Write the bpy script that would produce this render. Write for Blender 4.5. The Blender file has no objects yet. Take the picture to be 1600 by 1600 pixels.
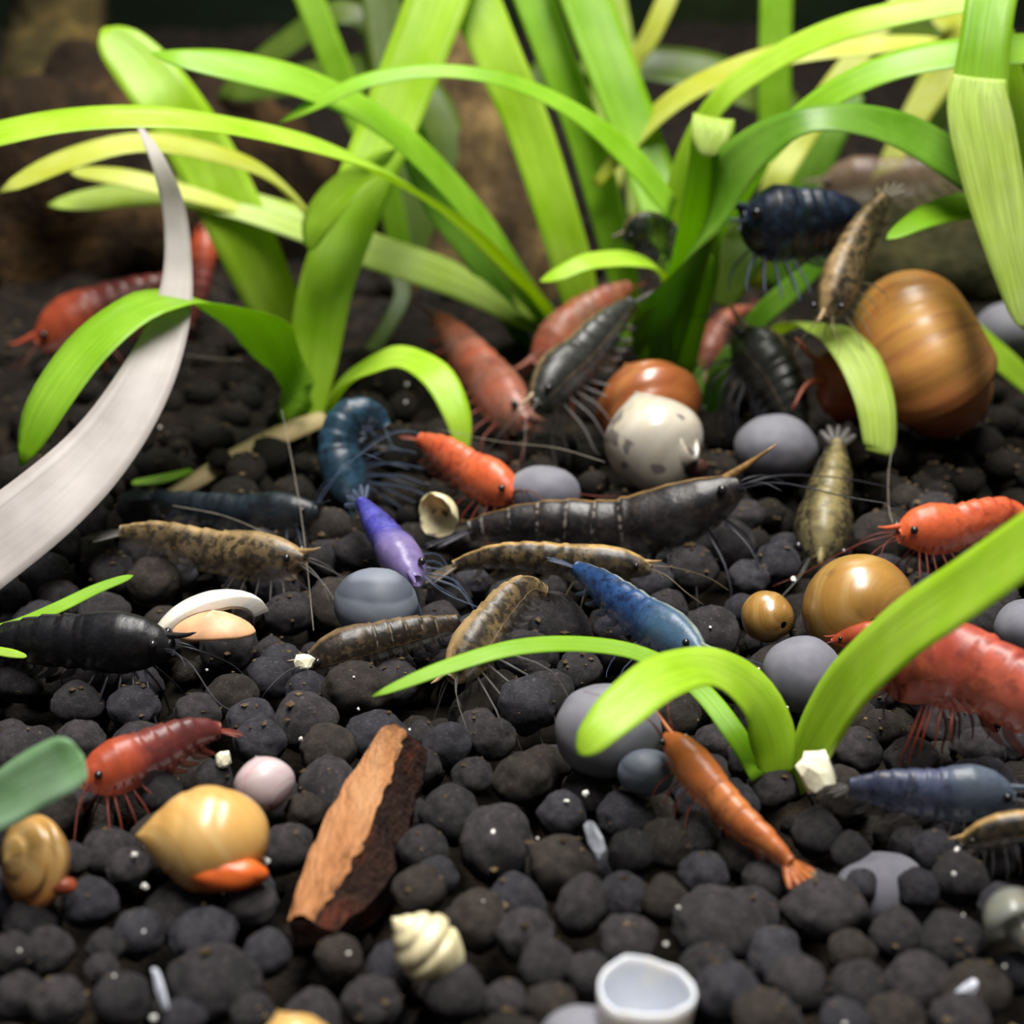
import bpy, math, random
import numpy as np
from mathutils import Vector, Matrix, noise

random.seed(7)
rng = np.random.default_rng(7)
SC = bpy.context.scene
COL = SC.collection

# ------------------------------------------------------------------ camera (1 unit = 1 cm)
FPX = 2400.0
PITCH = math.radians(22.0)
CAMZ = 5.46
CP, SP = math.cos(PITCH), math.sin(PITCH)
C0 = np.array([0.0, 0.0, CAMZ])
FW = np.array([0.0, CP, -SP]); RT = np.array([1.0, 0.0, 0.0]); UP = np.array([0.0, SP, CP])
cam = bpy.data.cameras.new('camera')
cam.sensor_width = 36.0
cam.lens = FPX / 1600 * 36
cam.clip_start = 0.1; cam.clip_end = 300
cam.dof.use_dof = True
cam.dof.focus_distance = 11.6
cam.dof.aperture_fstop = 0.36
cam_o = bpy.data.objects.new('camera', cam); COL.objects.link(cam_o)
cam_o.location = C0; cam_o.rotation_euler = (math.radians(90) - PITCH, 0, 0)
SC.camera = cam_o

# ------------------------------------------------------------------ world, lights, exposure
w = bpy.data.worlds.new('room'); SC.world = w; w.use_nodes = True
w.node_tree.nodes['Background'].inputs[0].default_value = (0.80, 0.86, 1.0, 1)
w.node_tree.nodes['Background'].inputs[1].default_value = 0.085
def area(name, loc, tgt, sx, sy, power, color):
    l = bpy.data.lights.new(name, 'AREA'); l.shape = 'RECTANGLE'; l.size = sx; l.size_y = sy
    l.energy = power; l.color = color
    o = bpy.data.objects.new(name, l); COL.objects.link(o); o.location = loc
    o.rotation_euler = (Vector(tgt) - Vector(loc)).to_track_quat('-Z', 'Y').to_euler()
    return o
area('tank_lamp', (2.5, 13.0, 30), (0.5, 13.0, 0), 34, 8, 26000, (1.0, 0.97, 0.92))
SC.view_settings.view_transform = 'Standard'
SC.view_settings.look = 'None'
SC.view_settings.gamma = 1
SC.view_settings.use_curve_mapping = False
SC.view_settings.exposure = 0.12

# ------------------------------------------------------------------ helpers
def D(py, z=0.0):                       # depth at which the picture row meets the height z
    return (CAMZ - z) / (SP + (py - 800) / FPX * CP)
def P(px, py, d):
    return C0 + d * (FW + (px - 800) / FPX * RT + (800 - py) / FPX * UP)
def G(px, py, z=0.0):
    return P(px, py, D(py, z))
def cv(x, u, c):                        # direction right / up in the picture / towards the viewer
    v = x * RT + u * UP - c * FW
    return v / np.linalg.norm(v)
def nrm(v):
    return v / max(np.linalg.norm(v), 1e-9)
def lin(r, g, b):
    f = lambda c: (c/255/12.92) if c/255 <= 0.04045 else ((c/255 + 0.055)/1.055) ** 2.4
    return (f(r), f(g), f(b), 1)

def thing(name, label, cat, loc, group=None):
    o = bpy.data.objects.new(name, None); COL.objects.link(o)
    o.empty_display_size = 0.1
    o.location = loc; o['label'] = label; o['category'] = cat
    if group: o['group'] = group
    return o
def tag(o, label, cat, group=None):
    o['label'] = label; o['category'] = cat
    if group: o['group'] = group
    return o
def mesh(name, verts, faces, mat, uvs=None, smooth=True):
    me = bpy.data.meshes.new(name)
    me.from_pydata([tuple(map(float, v)) for v in verts], [], faces)
    if uvs is not None:
        uvl = me.uv_layers.new(name='UVMap')
        li = np.zeros(len(me.loops), dtype=np.int32); me.loops.foreach_get('vertex_index', li)
        uvl.data.foreach_set('uv', np.asarray(uvs, dtype=np.float32)[li].ravel())
    if smooth: me.polygons.foreach_set('use_smooth', [True] * len(me.polygons))
    me.materials.append(mat); me.update()
    return me
def obj(name, verts, faces, mat, parent=None, loc=None, uvs=None, smooth=True):
    """verts in world space; placed under parent (an unrotated Empty) or at loc"""
    off = np.array(parent.location) if parent is not None else np.array(loc if loc is not None else (0, 0, 0))
    if parent is not None and parent.parent is not None:
        off = np.array(parent.location) + np.array(parent.parent.location)
    v = np.asarray(verts, dtype=float) - off
    o = bpy.data.objects.new(name, mesh(name, v, faces, mat, uvs, smooth)); COL.objects.link(o)
    if parent is not None: o.parent = parent
    else: o.location = off
    return o

def catmull(pts, n):
    p = np.asarray(pts, dtype=float)
    p = np.vstack([2*p[0]-p[1], p, 2*p[-1]-p[-2]])
    m = len(p) - 3
    out = []
    for t in np.linspace(0, m, n):
        i = min(int(t), m-1); u = t - i
        a, b, c, d = p[i], p[i+1], p[i+2], p[i+3]
        out.append(0.5*((2*b) + (-a+c)*u + (2*a-5*b+4*c-d)*u*u + (-a+3*b-3*c+d)*u**3))
    return np.array(out)
def tube(path, radii, sides=6, close=True):
    path = np.asarray(path, dtype=float); n = len(path)
    radii = np.broadcast_to(np.asarray(radii, dtype=float), (n,))
    T = np.gradient(path, axis=0)
    ref = np.array([0.31, 0.2, 0.93]); V = []; F = []; U = []
    for i in range(n):
        t = nrm(T[i]); a = nrm(np.cross(t, ref)); ref = np.cross(a, t); b = ref
        for k in range(sides):
            an = 2*math.pi*k/sides
            V.append(path[i] + radii[i]*(math.cos(an)*a + math.sin(an)*b)); U.append((i/(n-1), k/sides))
    for i in range(n-1):
        for k in range(sides):
            k2 = (k+1) % sides
            F.append((i*sides+k, i*sides+k2, (i+1)*sides+k2, (i+1)*sides+k))
    if close:
        F.append(tuple(range(sides))[::-1]); F.append(tuple((n-1)*sides+k for k in range(sides)))
    return V, F, U
def join(*parts):
    V, F, U = [], [], []
    for v, f, u in parts:
        o = len(V); V += list(v); U += list(u); F += [tuple(i+o for i in q) for q in f]
    return V, F, U

_ico = {}
def ico(sub):
    if sub in _ico: return _ico[sub]
    import bmesh
    bm = bmesh.new(); bmesh.ops.create_icosphere(bm, subdivisions=sub, radius=1.0)
    v = np.array([x.co[:] for x in bm.verts]); f = [tuple(q.index for q in p.verts) for p in bm.faces]
    bm.free(); _ico[sub] = (v, f); return _ico[sub]
def lump(sub, amp, freq, seed, fine=0.0):
    v, f = ico(sub)
    o = Vector((seed*7.13, seed*3.7, seed*1.9))
    s = np.array([1 + amp*noise.noise(Vector(x)*freq + o) + 0.35*amp*noise.noise(Vector(x)*freq*2.9 + o) + fine*noise.noise(Vector(x)*9.0 + o) for x in v])
    return v * s[:, None], f

# ------------------------------------------------------------------ materials
class NT:
    def __init__(s, name):
        s.m = bpy.data.materials.new(name); s.m.use_nodes = True
        s.t = s.m.node_tree; s.n = s.t.nodes; s.b = s.n['Principled BSDF']; s.out = s.n['Material Output']
    def new(s, kind, **kw):
        x = s.n.new(kind)
        for k, v in kw.items():
            if k.startswith('i_'): x.inputs[k[2:].replace('_', ' ')].default_value = v
            else: setattr(x, k, v)
        return x
    def ln(s, a, b): s.t.links.new(a, b)
    def coord(s, kind='Object'): return s.new('ShaderNodeTexCoord').outputs[kind]
    def noise(s, vec, scale, detail=4, rough=0.55):
        x = s.new('ShaderNodeTexNoise'); x.inputs['Scale'].default_value = scale
        x.inputs['Detail'].default_value = detail; x.inputs['Roughness'].default_value = rough
        s.ln(vec, x.inputs['Vector']); return x.outputs['Fac']
    def ramp(s, fac, stops, interp='LINEAR'):
        x = s.new('ShaderNodeValToRGB'); cr = x.color_ramp; cr.interpolation = interp
        while len(cr.elements) < len(stops): cr.elements.new(0.5)
        for e, (p, c) in zip(cr.elements, stops):
            e.position = p; e.color = c if len(c) == 4 else (*c, 1)
        s.ln(fac, x.inputs[0]); return x.outputs[0]
    def mix(s, fac, a, b, mode='MIX'):
        x = s.new('ShaderNodeMix'); x.data_type = 'RGBA'; x.blend_type = mode
        for sock, val in ((x.inputs[0], fac), (x.inputs[6], a), (x.inputs[7], b)):
            if hasattr(val, 'links') or hasattr(val, 'is_linked'): s.ln(val, sock)
            else: sock.default_value = val
        return x.outputs[2]
    def math(s, op, a, b=0.0, clamp=False):
        x = s.new('ShaderNodeMath'); x.operation = op; x.use_clamp = clamp
        for sock, val in ((x.inputs[0], a), (x.inputs[1], b)):
            if hasattr(val, 'is_linked'): s.ln(val, sock)
            else: sock.default_value = val
        return x.outputs[0]
    def bump(s, h, strength, dist=0.02):
        x = s.new('ShaderNodeBump'); x.inputs['Strength'].default_value = strength
        x.inputs['Distance'].default_value = dist; s.ln(h, x.inputs['Height'])
        s.ln(x.outputs[0], s.b.inputs['Normal']); return x.outputs[0]
    def see_through(s, alpha):
        tr = s.new('ShaderNodeBsdfTransparent'); mx = s.new('ShaderNodeMixShader')
        if hasattr(alpha, 'is_linked'): s.ln(alpha, mx.inputs[0])
        else: mx.inputs[0].default_value = alpha
        src = s.out.inputs[0].links[0].from_socket
        s.ln(tr.outputs[0], mx.inputs[1]); s.ln(src, mx.inputs[2]); s.ln(mx.outputs[0], s.out.inputs[0])
    def translucent(s, col, fac):
        tl = s.new('ShaderNodeBsdfTranslucent'); mx = s.new('ShaderNodeMixShader'); mx.inputs[0].default_value = fac
        if hasattr(col, 'is_linked'): s.ln(col, tl.inputs[0])
        else: tl.inputs[0].default_value = col
        src = s.out.inputs[0].links[0].from_socket
        s.ln(src, mx.inputs[1]); s.ln(tl.outputs[0], mx.inputs[2]); s.ln(mx.outputs[0], s.out.inputs[0])

def leaf_mat(name, c1, c2, trans, tfac=0.45, rough=0.38, vein_k=0.30):
    m = NT(name)
    uv = m.coord('UV'); sep = m.new('ShaderNodeSeparateXYZ'); m.ln(uv, sep.inputs[0])
    mp = m.new('ShaderNodeMapping'); mp.inputs['Scale'].default_value = (3.0, 26, 1); m.ln(uv, mp.inputs[0])
    vein = m.noise(mp.outputs[0], 1.0, 2)
    big = m.noise(m.coord(), 1.6, 3)
    col = m.mix(m.ramp(big, [(0.32, (0, 0, 0)), (0.68, (1, 1, 1))]), c1, c2)
    col = m.mix(vein_k, col, m.ramp(vein, [(0.35, (0.35, 0.35, 0.3)), (0.65, (1, 1, 1))]), 'MULTIPLY')
    m.ln(col, m.b.inputs['Base Color']); m.b.inputs['Roughness'].default_value = rough
    m.b.inputs['Specular IOR Level'].default_value = 0.35
    m.bump(vein, vein_k, 0.02)
    tc = m.mix(vein_k, trans, m.ramp(vein, [(0.35, (0.4, 0.45, 0.3)), (0.65, (1, 1, 1))]), 'MULTIPLY')
    m.translucent(tc, tfac)
    return m.m
LEAF = {
    'bright': leaf_mat('leaf_bright', lin(166, 212, 34), lin(196, 232, 86), lin(214, 238, 50), rough=.32),
    'mid':    leaf_mat('leaf_mid', lin(136, 190, 32), lin(164, 212, 66), lin(184, 224, 46), rough=.32),
    'dark':   leaf_mat('leaf_dark', lin(94, 146, 30), lin(130, 176, 64), lin(126, 174, 38), rough=.32),
    'yellow': leaf_mat('leaf_yellow', lin(196, 204, 66), lin(216, 224, 124), lin(222, 226, 84)),
    'pale':   leaf_mat('leaf_pale', lin(186, 216, 82), lin(212, 234, 136), lin(216, 234, 90), vein_k=.55),
    'dim':    leaf_mat('leaf_dim', lin(72, 98, 26), lin(98, 120, 42), lin(98, 124, 32), 0.35),
    'cool':   leaf_mat('leaf_cool', lin(112, 160, 98), lin(172, 204, 172), lin(140, 186, 104), 0.35),
}
DEAD = leaf_mat('dead_leaf', lin(178, 170, 166), lin(208, 200, 196), lin(206, 198, 192), 0.45, 0.45, 0.12)
STEM = leaf_mat('pale_runner', lin(196, 172, 124), lin(220, 198, 150), lin(215, 190, 140), 0.2, 0.5)

def pellet_mat(name, a, b, dust):
    m = NT(name); oc = m.coord()
    oi = m.new('ShaderNodeObjectInfo')
    n1 = m.noise(oc, 2.2, 5); n2 = m.noise(oc, 9, 4, 0.7); n3 = m.noise(oc, 26, 4, 0.7)
    col = m.mix(m.ramp(n1, [(0.35, (0, 0, 0)), (0.65, (1, 1, 1))]), a, b)
    tone = m.mix(oi.outputs['Random'], (0.72, 0.72, 0.74, 1), (1.12, 1.10, 1.08, 1))
    col = m.mix(1.0, col, tone, 'MULTIPLY')
    col = m.mix(0.75, col, m.ramp(n3, [(0.38, (0.45, 0.45, 0.45)), (0.62, (1.0, 1.0, 1.0))]), 'MULTIPLY')
    col = m.mix(m.math('MULTIPLY', m.ramp(n2, [(0.60, (0, 0, 0)), (0.72, (1, 1, 1))]), 0.5), col, dust)
    m.ln(col, m.b.inputs['Base Color']); m.b.inputs['Roughness'].default_value = 0.8
    m.b.inputs['Specular IOR Level'].default_value = 0.25
    m.bump(n3, 0.8, 0.06)
    return m.m
PELLET = [pellet_mat('soil_charcoal', lin(54, 51, 54), lin(84, 79, 82), lin(150, 141, 134)),
          pellet_mat('soil_slate', lin(58, 57, 64), lin(88, 86, 94), lin(154, 147, 145)),
          pellet_mat('soil_brown', lin(54, 49, 46), lin(81, 74, 68), lin(152, 134, 112)),
          pellet_mat('soil_rear_shaded', lin(24, 21, 18), lin(40, 34, 28), lin(86, 72, 54))]  # darker copy for the rear grains: shade of the plants put into the colour
PEBBLE = NT('grey_stone'); _n = PEBBLE.noise(PEBBLE.coord(), 3.0, 5)
PEBBLE.ln(PEBBLE.ramp(_n, [(0.3, lin(92, 92, 102)), (0.7, lin(122, 121, 128))]), PEBBLE.b.inputs['Base Color'])
PEBBLE.b.inputs['Roughness'].default_value = 0.7; PEBBLE = PEBBLE.m
STRIPED = NT('striped_stone'); _w = STRIPED.new('ShaderNodeTexWave'); _w.inputs['Scale'].default_value = 1.2
_w.inputs['Distortion'].default_value = 2.5; _w.bands_direction = 'Z'; STRIPED.ln(STRIPED.coord(), _w.inputs[0])
STRIPED.ln(STRIPED.ramp(_w.outputs['Fac'], [(0.25, lin(72, 78, 90)), (0.6, lin(106, 112, 124))]), STRIPED.b.inputs['Base Color'])
STRIPED.b.inputs['Roughness'].default_value = 0.6; STRIPED = STRIPED.m

def wood_mat(name, a, b, c, scale=1.0, stretch=(1, 1, 4)):
    m = NT(name); mp = m.new('ShaderNodeMapping'); mp.inputs['Scale'].default_value = stretch
    m.ln(m.coord(), mp.inputs[0])
    n1 = m.noise(mp.outputs[0], 1.1*scale, 8, 0.65); n2 = m.noise(mp.outputs[0], 5*scale, 6, 0.6)
    col = m.ramp(n1, [(0.3, a), (0.52, b), (0.72, c)])
    m.ln(col, m.b.inputs['Base Color']); m.b.inputs['Roughness'].default_value = 0.9; m.b.inputs['Specular IOR Level'].default_value = 0.12
    m.bump(n2, 0.9, 0.15); return m.m
WOOD = wood_mat('driftwood_dark', lin(18, 14, 10), lin(42, 31, 20), lin(96, 72, 44), 0.6, (1, 1, 1))
WOODTAN = wood_mat('driftwood_tan', lin(34, 26, 22), lin(84, 68, 44), lin(142, 118, 74), 0.8, (1.6, 1, 0.6))
SOIL = wood_mat('soil_base', lin(18, 16, 14), lin(34, 29, 24), lin(60, 50, 38), 3.0, (1, 1, 1))
BACK = wood_mat('tank_back', lin(8, 15, 7), lin(15, 25, 11), lin(36, 46, 16), 0.12, (1, 1, 1))

def shell_mat(name, c1, c2, c3, lines=14, spot=None, pearl=0.3, rough=0.22, trans=0.0, streak=0.5, spots=(0.60, 0.64), sscale=5.0, low=None, lowz=(-.3, .3)):
    m = NT(name); uv = m.coord('UV'); oc = m.coord()
    mp = m.new('ShaderNodeMapping'); mp.inputs['Scale'].default_value = (lines, .9, 1); m.ln(uv, mp.inputs[0])
    g = m.noise(mp.outputs[0], 1.0, 4, 0.6); n = m.noise(oc, 1.8, 4)
    col = m.mix(m.ramp(n, [(0.35, (0, 0, 0)), (0.65, (1, 1, 1))]), c1, c2)
    col = m.mix(m.math('MULTIPLY', m.ramp(g, [(0.48, (0, 0, 0)), (0.66, (1, 1, 1))]), streak), col, c3)
    if low is not None:                  # the animal's body seen through the lower half of the shell
        sx = m.new('ShaderNodeSeparateXYZ'); m.ln(oc, sx.inputs[0])
        mr = m.new('ShaderNodeMapRange'); mr.inputs['From Min'].default_value = lowz[1]; mr.inputs['From Max'].default_value = lowz[0]
        m.ln(m.math('ADD', sx.outputs[2], m.math('MULTIPLY', n, .3*(lowz[1]-lowz[0]))), mr.inputs['Value'])
        col = m.mix(m.math('MULTIPLY', mr.outputs[0], .8), col, low)
    if spot is not None:
        s = m.noise(oc, sscale, 1)
        col = m.mix(m.ramp(s, [(spots[0], (0, 0, 0)), (spots[1], (1, 1, 1))]), col, spot)
    m.ln(col, m.b.inputs['Base Color']); m.b.inputs['Roughness'].default_value = rough + 0.12
    m.b.inputs['Coat Weight'].default_value = pearl + 0.2; m.b.inputs['Coat Roughness'].default_value = rough
    m.b.inputs['Subsurface Weight'].default_value = 0.25; m.b.inputs['Subsurface Radius'].default_value = (0.12, 0.07, 0.03)
    m.b.inputs['Subsurface Scale'].default_value = 0.5
    m.bump(g, 0.25, 0.03)
    if trans: m.see_through(1 - trans)
    return m.m
def plain(name, col, rough=0.5, alpha=1.0, var=0.25, scale=6.0, spec=0.4, sss=0.0):
    m = NT(name); n = m.noise(m.coord(), scale, 4)
    lo = tuple(c*(1-var) for c in col[:3]) + (1,); hi = tuple(min(1, c*(1+var)) for c in col[:3]) + (1,)
    m.ln(m.ramp(n, [(0.3, lo), (0.7, hi)]), m.b.inputs['Base Color']); m.b.inputs['Roughness'].default_value = rough
    m.b.inputs['Specular IOR Level'].default_value = spec
    if sss:
        m.b.inputs['Subsurface Weight'].default_value = sss; m.b.inputs['Subsurface Radius'].default_value = (0.2, 0.08, 0.04)
    if alpha < 1: m.see_through(alpha)
    return m.m

def shrimp_mat(name, c1, c2, spot=None, sfac=0.6, scale=5.0, alpha=1.0, dorsal=None, dwidth=0.06, band=None, bfac=0.5, rough=0.38, thr=0.52, head=None, belly=0.55):
    m = NT(name); oc = m.coord(); uv = m.coord('UV'); sep = m.new('ShaderNodeSeparateXYZ'); m.ln(uv, sep.inputs[0])
    n = m.noise(oc, scale, 5, 0.6)
    col = m.mix(m.ramp(n, [(0.35, (0, 0, 0)), (0.65, (1, 1, 1))]), c1, c2)
    if spot is not None:
        s = m.noise(oc, scale*3.2, 3, 0.6)
        col = m.mix(m.math('MULTIPLY', m.ramp(s, [(thr, (0, 0, 0)), (thr+0.1, (1, 1, 1))]), sfac), col, spot)
    if band is not None:                 # pale lines at the rear edge of every body ring
        fr = m.math('FRACT', m.math('MULTIPLY', m.math('SUBTRACT', sep.outputs[0], 0.40), 1/0.088))
        bm_ = m.ramp(fr, [(0.0, (1, 1, 1)), (0.10, (0, 0, 0)), (0.92, (0, 0, 0)), (1.0, (1, 1, 1))])
        gate = m.math('GREATER_THAN', sep.outputs[0], 0.38)
        dots = m.ramp(m.noise(oc, scale*4, 2), [(0.45, (0, 0, 0)), (0.6, (1, 1, 1))])
        col = m.mix(m.math('MULTIPLY', m.math('MULTIPLY', m.math('MULTIPLY', bm_, gate), dots), bfac), col, band)
    if head is not None:
        col = m.mix(m.math('MULTIPLY', m.ramp(sep.outputs[0], [(0.26, (1, 1, 1)), (0.42, (0, 0, 0))]), 0.8), col, head)
    if dorsal is not None:               # lighter stripe down the back: v = 0.25 is dorsal
        dv = m.math('ABSOLUTE', m.math('SUBTRACT', sep.outputs[1], 0.25))
        mk = m.ramp(m.math('DIVIDE', dv, dwidth), [(0.4, (1, 1, 1)), (1.0, (0, 0, 0))])
        brk = m.ramp(m.noise(oc, scale*2, 2), [(0.35, (0.4, 0.4, 0.4)), (0.6, (1, 1, 1))])
        col = m.mix(m.math('MULTIPLY', mk, brk), col, dorsal)
    m.ln(col, m.b.inputs['Base Color']); m.b.inputs['Roughness'].default_value = rough
    m.b.inputs['Specular IOR Level'].default_value = 0.45
    m.bump(n, 0.2, 0.05)
    # the lower flank is clearer than the back, and blotchy
    dn = m.ramp(m.math('ABSOLUTE', m.math('SUBTRACT', sep.outputs[1], 0.25)), [(0.22, (1, 1, 1)), (0.46, (belly, belly, belly))])
    bl_ = m.ramp(m.noise(oc, scale*1.4, 4, .65), [(0.36, (.72, .72, .72)), (0.58, (1, 1, 1))])
    m.see_through(m.math('MULTIPLY', m.math('MULTIPLY', dn, bl_), alpha))
    return m.m

EYE = plain('eye_black', (0.012, 0.01, 0.012, 1), 0.2, var=0.1, spec=0.6)

# ------------------------------------------------------------------ the setting
def struct(o):
    o['kind'] = 'structure'; return o
gx = np.linspace(-22, 22, 150); gy = np.linspace(4, 40, 130); V = []; F = []
for j, y in enumerate(gy):
    for i, x in enumerate(gx):
        z = -0.62 + 0.16*noise.noise(Vector((x*0.5, y*0.5, 1))) + 0.10*noise.noise(Vector((x*1.9, y*1.9, 4)))
        if y > 15: z += 0.50*min(1, (y-15)/4) + 0.16*noise.noise(Vector((x*1.1, y*1.1, 8)))*min(1, (y-15)/3)
        if y > 20: z += 0.03*(y-20)**1.5
        V.append((x, y, z))
for j in range(129):
    for i in range(149):
        a = j*150+i; F.append((a, a+1, a+151, a+150))
struct(obj('floor', V, F, SOIL))
V, F = [], []
for j in range(30):
    for i in range(40):
        x = -26 + 52*i/39; z = -2 + 34*j/29
        V.append((x, 39 + 0.6*noise.noise(Vector((x*0.3, z*0.3, 9))), z))
for j in range(29):
    for i in range(39):
        a = j*40+i; F.append((a, a+1, a+41, a+40))
struct(obj('wall_back', V, F, BACK))

def log(name, label, path, rad, mat, seed, amp=0.3, sides=28, n=46):
    pts = catmull([np.append(P(a, b, d), r*d/FPX) for (a, b, d), r in zip(path, rad)], n)
    V, F, U = tube(pts[:, :3], pts[:, 3], sides)
    o_ = Vector((seed*3.1, seed, 0)); V2 = []
    for i, v in enumerate(V):
        c = pts[i//sides, :3]; dv = v - c; q = Vector(v)
        s = 1 + amp*noise.fractal(q*0.55 + o_, 1.0, 2.0, 4) + 0.4*amp*abs(noise.noise(q*1.7 + o_))
        V2.append(c + dv*s)
    c = pts[0, :3]
    o = obj(name, V2, F, mat, loc=c, uvs=U); tag(o, label, 'driftwood'); return o
log('driftwood', 'large dark brown driftwood log out of focus at the left, behind the leaves', [(-260, 420, 25), (60, 330, 25), (300, 330, 25.5), (520, 360, 26)], [210, 230, 190, 120], WOOD, 1, 0.42)
log('driftwood', 'dark driftwood branch rising into the top left corner', [(200, 420, 29), (130, 250, 29), (100, 60, 29.5), (90, -150, 30)], [150, 110, 75, 70], wood_mat('driftwood_ochre', lin(20, 20, 14), lin(62, 54, 30), lin(118, 96, 50), .5, (1, 1, 1)), 2, 0.45)
log('driftwood', 'tan ridged driftwood stump in the middle, seen between the tall green blades', [(800, 620, 23.5), (770, 420, 23.5), (765, 270, 23.8), (720, 130, 24.5), (690, 40, 25)], [140, 115, 95, 80, 40], WOODTAN, 3, 0.4)
log('driftwood', 'low rise of dark olive soil at the right rear behind the largest snail', [(1250, 420, 24), (1400, 400, 23.5), (1560, 410, 23), (1760, 400, 23)], [70, 100, 120, 120], wood_mat('soil_olive', lin(28, 30, 18), lin(52, 52, 32), lin(84, 80, 48), .8, (1, 1, 1)), 5, 0.4)  # log shape standing in for dark olive soil, no wood here

# ------------------------------------------------------------------ leaves
def leaf_geo(pts, facing=(0.0, 0.75, 0.7), cup=0.16, thick=0.022, tip=True, n=34, M=7, twist=0.0, notch=False):
    s = catmull(pts, n)                     # rows of px, py, depth, width in px
    C = np.array([P(a, b, d) for a, b, d, w_ in s])
    T = np.gradient(C, axis=0)
    fx, fu, fc = facing
    want = fx*RT + np.array([0, 0, 1.0])*fu - FW*fc
    V, U, F = [], [], []
    for i in range(n):
        t = nrm(T[i]); N = nrm(want - t*np.dot(want, t)); S = nrm(np.cross(t, N))
        if twist:
            a = twist*(i/(n-1)); S, N = math.cos(a)*S + math.sin(a)*N, math.cos(a)*N - math.sin(a)*S
        vd = nrm(C[i] - C0)
        tp = nrm(t - vd*np.dot(t, vd)); perp = np.cross(vd, tp); app = abs(np.dot(S, perp))
        wd = max(s[i, 3], 1.5)*s[i, 2]/FPX*0.5/max(app, 0.45)
        if tip:
            q = (n-1-i)/(n-1)
            if q < 0.10: wd *= math.sqrt(max(1-(1-q/0.10)**2, 0.02))
        th = thick*min(1, wd/0.12)
        for side in (1, -1):
            for k in (range(M) if side == 1 else range(M-1, -1, -1)):
                x = -1 + 2*k/(M-1)
                off = cup*wd*(x*x - 0.4)
                V.append(C[i] + S*wd*x + N*(off + side*th*(1-x*x*0.85)))
                U.append((i/(n-1), (x+1)/2))
    R = 2*M
    for i in range(n-1):
        for k in range(R):
            k2 = (k+1) % R
            F.append((i*R+k, i*R+k2, (i+1)*R+k2, (i+1)*R+k))
    F.append(tuple(range(R))[::-1]); F.append(tuple((n-1)*R+k for k in range(R)))
    return V, F, U
def leaf(parent, mat, pts, name='leaf', **kw):
    if (pts[-1][1] < -20 or pts[-1][0] < -20 or pts[-1][0] > 1640) and not kw.get('tip', True):     # blades go on and end in a tip beyond the frame
        p, q = np.array(pts[-2], float), np.array(pts[-1], float); e = q + (q-p)*1.5; e[3] = q[3]*.6
        pts = list(pts) + [tuple(e)]; kw['tip'] = True; kw['n'] = kw.get('n', 34) + 8
    V, F, U = leaf_geo(pts, **kw)
    return obj(name, V, F, LEAF[mat] if isinstance(mat, str) else mat, parent, uvs=U)
def roots(parent, cx, cy, d, n=5, seed=1, mat=None):
    r = random.Random(seed)
    for k in range(n):
        a = -0.8 + 1.6*k/(n-1)
        p = [P(cx+a*14, cy-6, d), P(cx+a*30, cy+14, d-0.05), P(cx+a*52, cy+26+r.random()*10, d-0.05)]
        V, F, U = tube(catmull(p, 7), np.linspace(0.03, 0.012, 7), 5)
        obj('root', V, F, STEM, parent, uvs=U)

d1 = D(650)
pl = thing('grass_plant', 'left plant with an arching leaf, a straight broad leaf and a small hooked leaf', 'plant', G(480, 648))
leaf(pl, 'bright', [(478, 660, d1, 50), (490, 560, d1, 78), (510, 450, d1, 84), (545, 350, d1+.3, 84), (598, 220, d1+.5, 88), (650, 90, d1+.6, 92), (700, -40, d1+.7, 92)], tip=False, facing=(0, .35, 1))
leaf(pl, 'mid', [(468, 655, d1-.1, 50), (440, 590, d1-.5, 70), (400, 520, d1-1.2, 74), (345, 480, d1-2.0, 62), (285, 466, d1-2.6, 38), (215, 485, d1-3.1, 50), (140, 545, d1-3.4, 62), (75, 635, d1-3.6, 60), (32, 728, d1-3.6, 34)], facing=(-.1, .9, .55))
leaf(pl, 'bright', [(505, 660, d1-.2, 30), (535, 605, d1-.6, 40), (580, 572, d1-1.0, 36), (635, 562, d1-1.3, 34), (683, 590, d1-1.6, 48), (714, 650, d1-1.8, 42), (726, 722, d1-1.8, 18)], facing=(.1, .9, .5))
leaf(pl, 'bright', [(606, 236, d1+.1, 18), (566, 272, d1-.35, 40), (524, 312, d1-.5, 50), (496, 352, d1-.5, 44), (484, 392, d1-.45, 16)], facing=(-.5, .6, .7))
leaf(pl, STEM, [(505, 652, d1-.3, 22), (440, 676, d1-.6, 30), (370, 710, d1-.9, 26), (300, 752, d1-1.2, 24), (252, 778, d1-1.4, 14)], name='runner', facing=(0, .9, .5), cup=-.3, thick=.05, tip=False)
leaf(pl, 'mid', [(300, 735, d1-1.2, 8), (255, 748, d1-1.4, 14), (205, 755, d1-1.5, 8)])
roots(pl, 482, 662, d1-.1, 3, 3)

d2 = D(560)
pl = thing('grass_plant', 'rear left plant with one wide upright blade and thin yellowish arching blades', 'plant', G(480, 560))
leaf(pl, 'bright', [(480, 565, d2, 60), (430, 480, d2-.3, 82), (375, 360, d2-.6, 96), (320, 250, d2-.8, 98), (262, 160, d2-1, 96), (210, 95, d2-1, 84), (160, 45, d2-1, 50)], facing=(0.1, .45, 1))
leaf(pl, 'yellow', [(520, 570, d2, 16), (520, 420, d2-.6, 22), (480, 335, d2-1.2, 24), (415, 272, d2-1.8, 26), (320, 238, d2-2.3, 30), (215, 225, d2-2.7, 30), (110, 250, d2-3, 32), (0, 300, d2-3.2, 26)], facing=(0, .9, .5))
leaf(pl, 'dim', [(560, 580, d2+.3, 20), (612, 500, d2+.6, 24), (628, 450, d2+.9, 26), (600, 405, d2+1.2, 18)])

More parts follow.
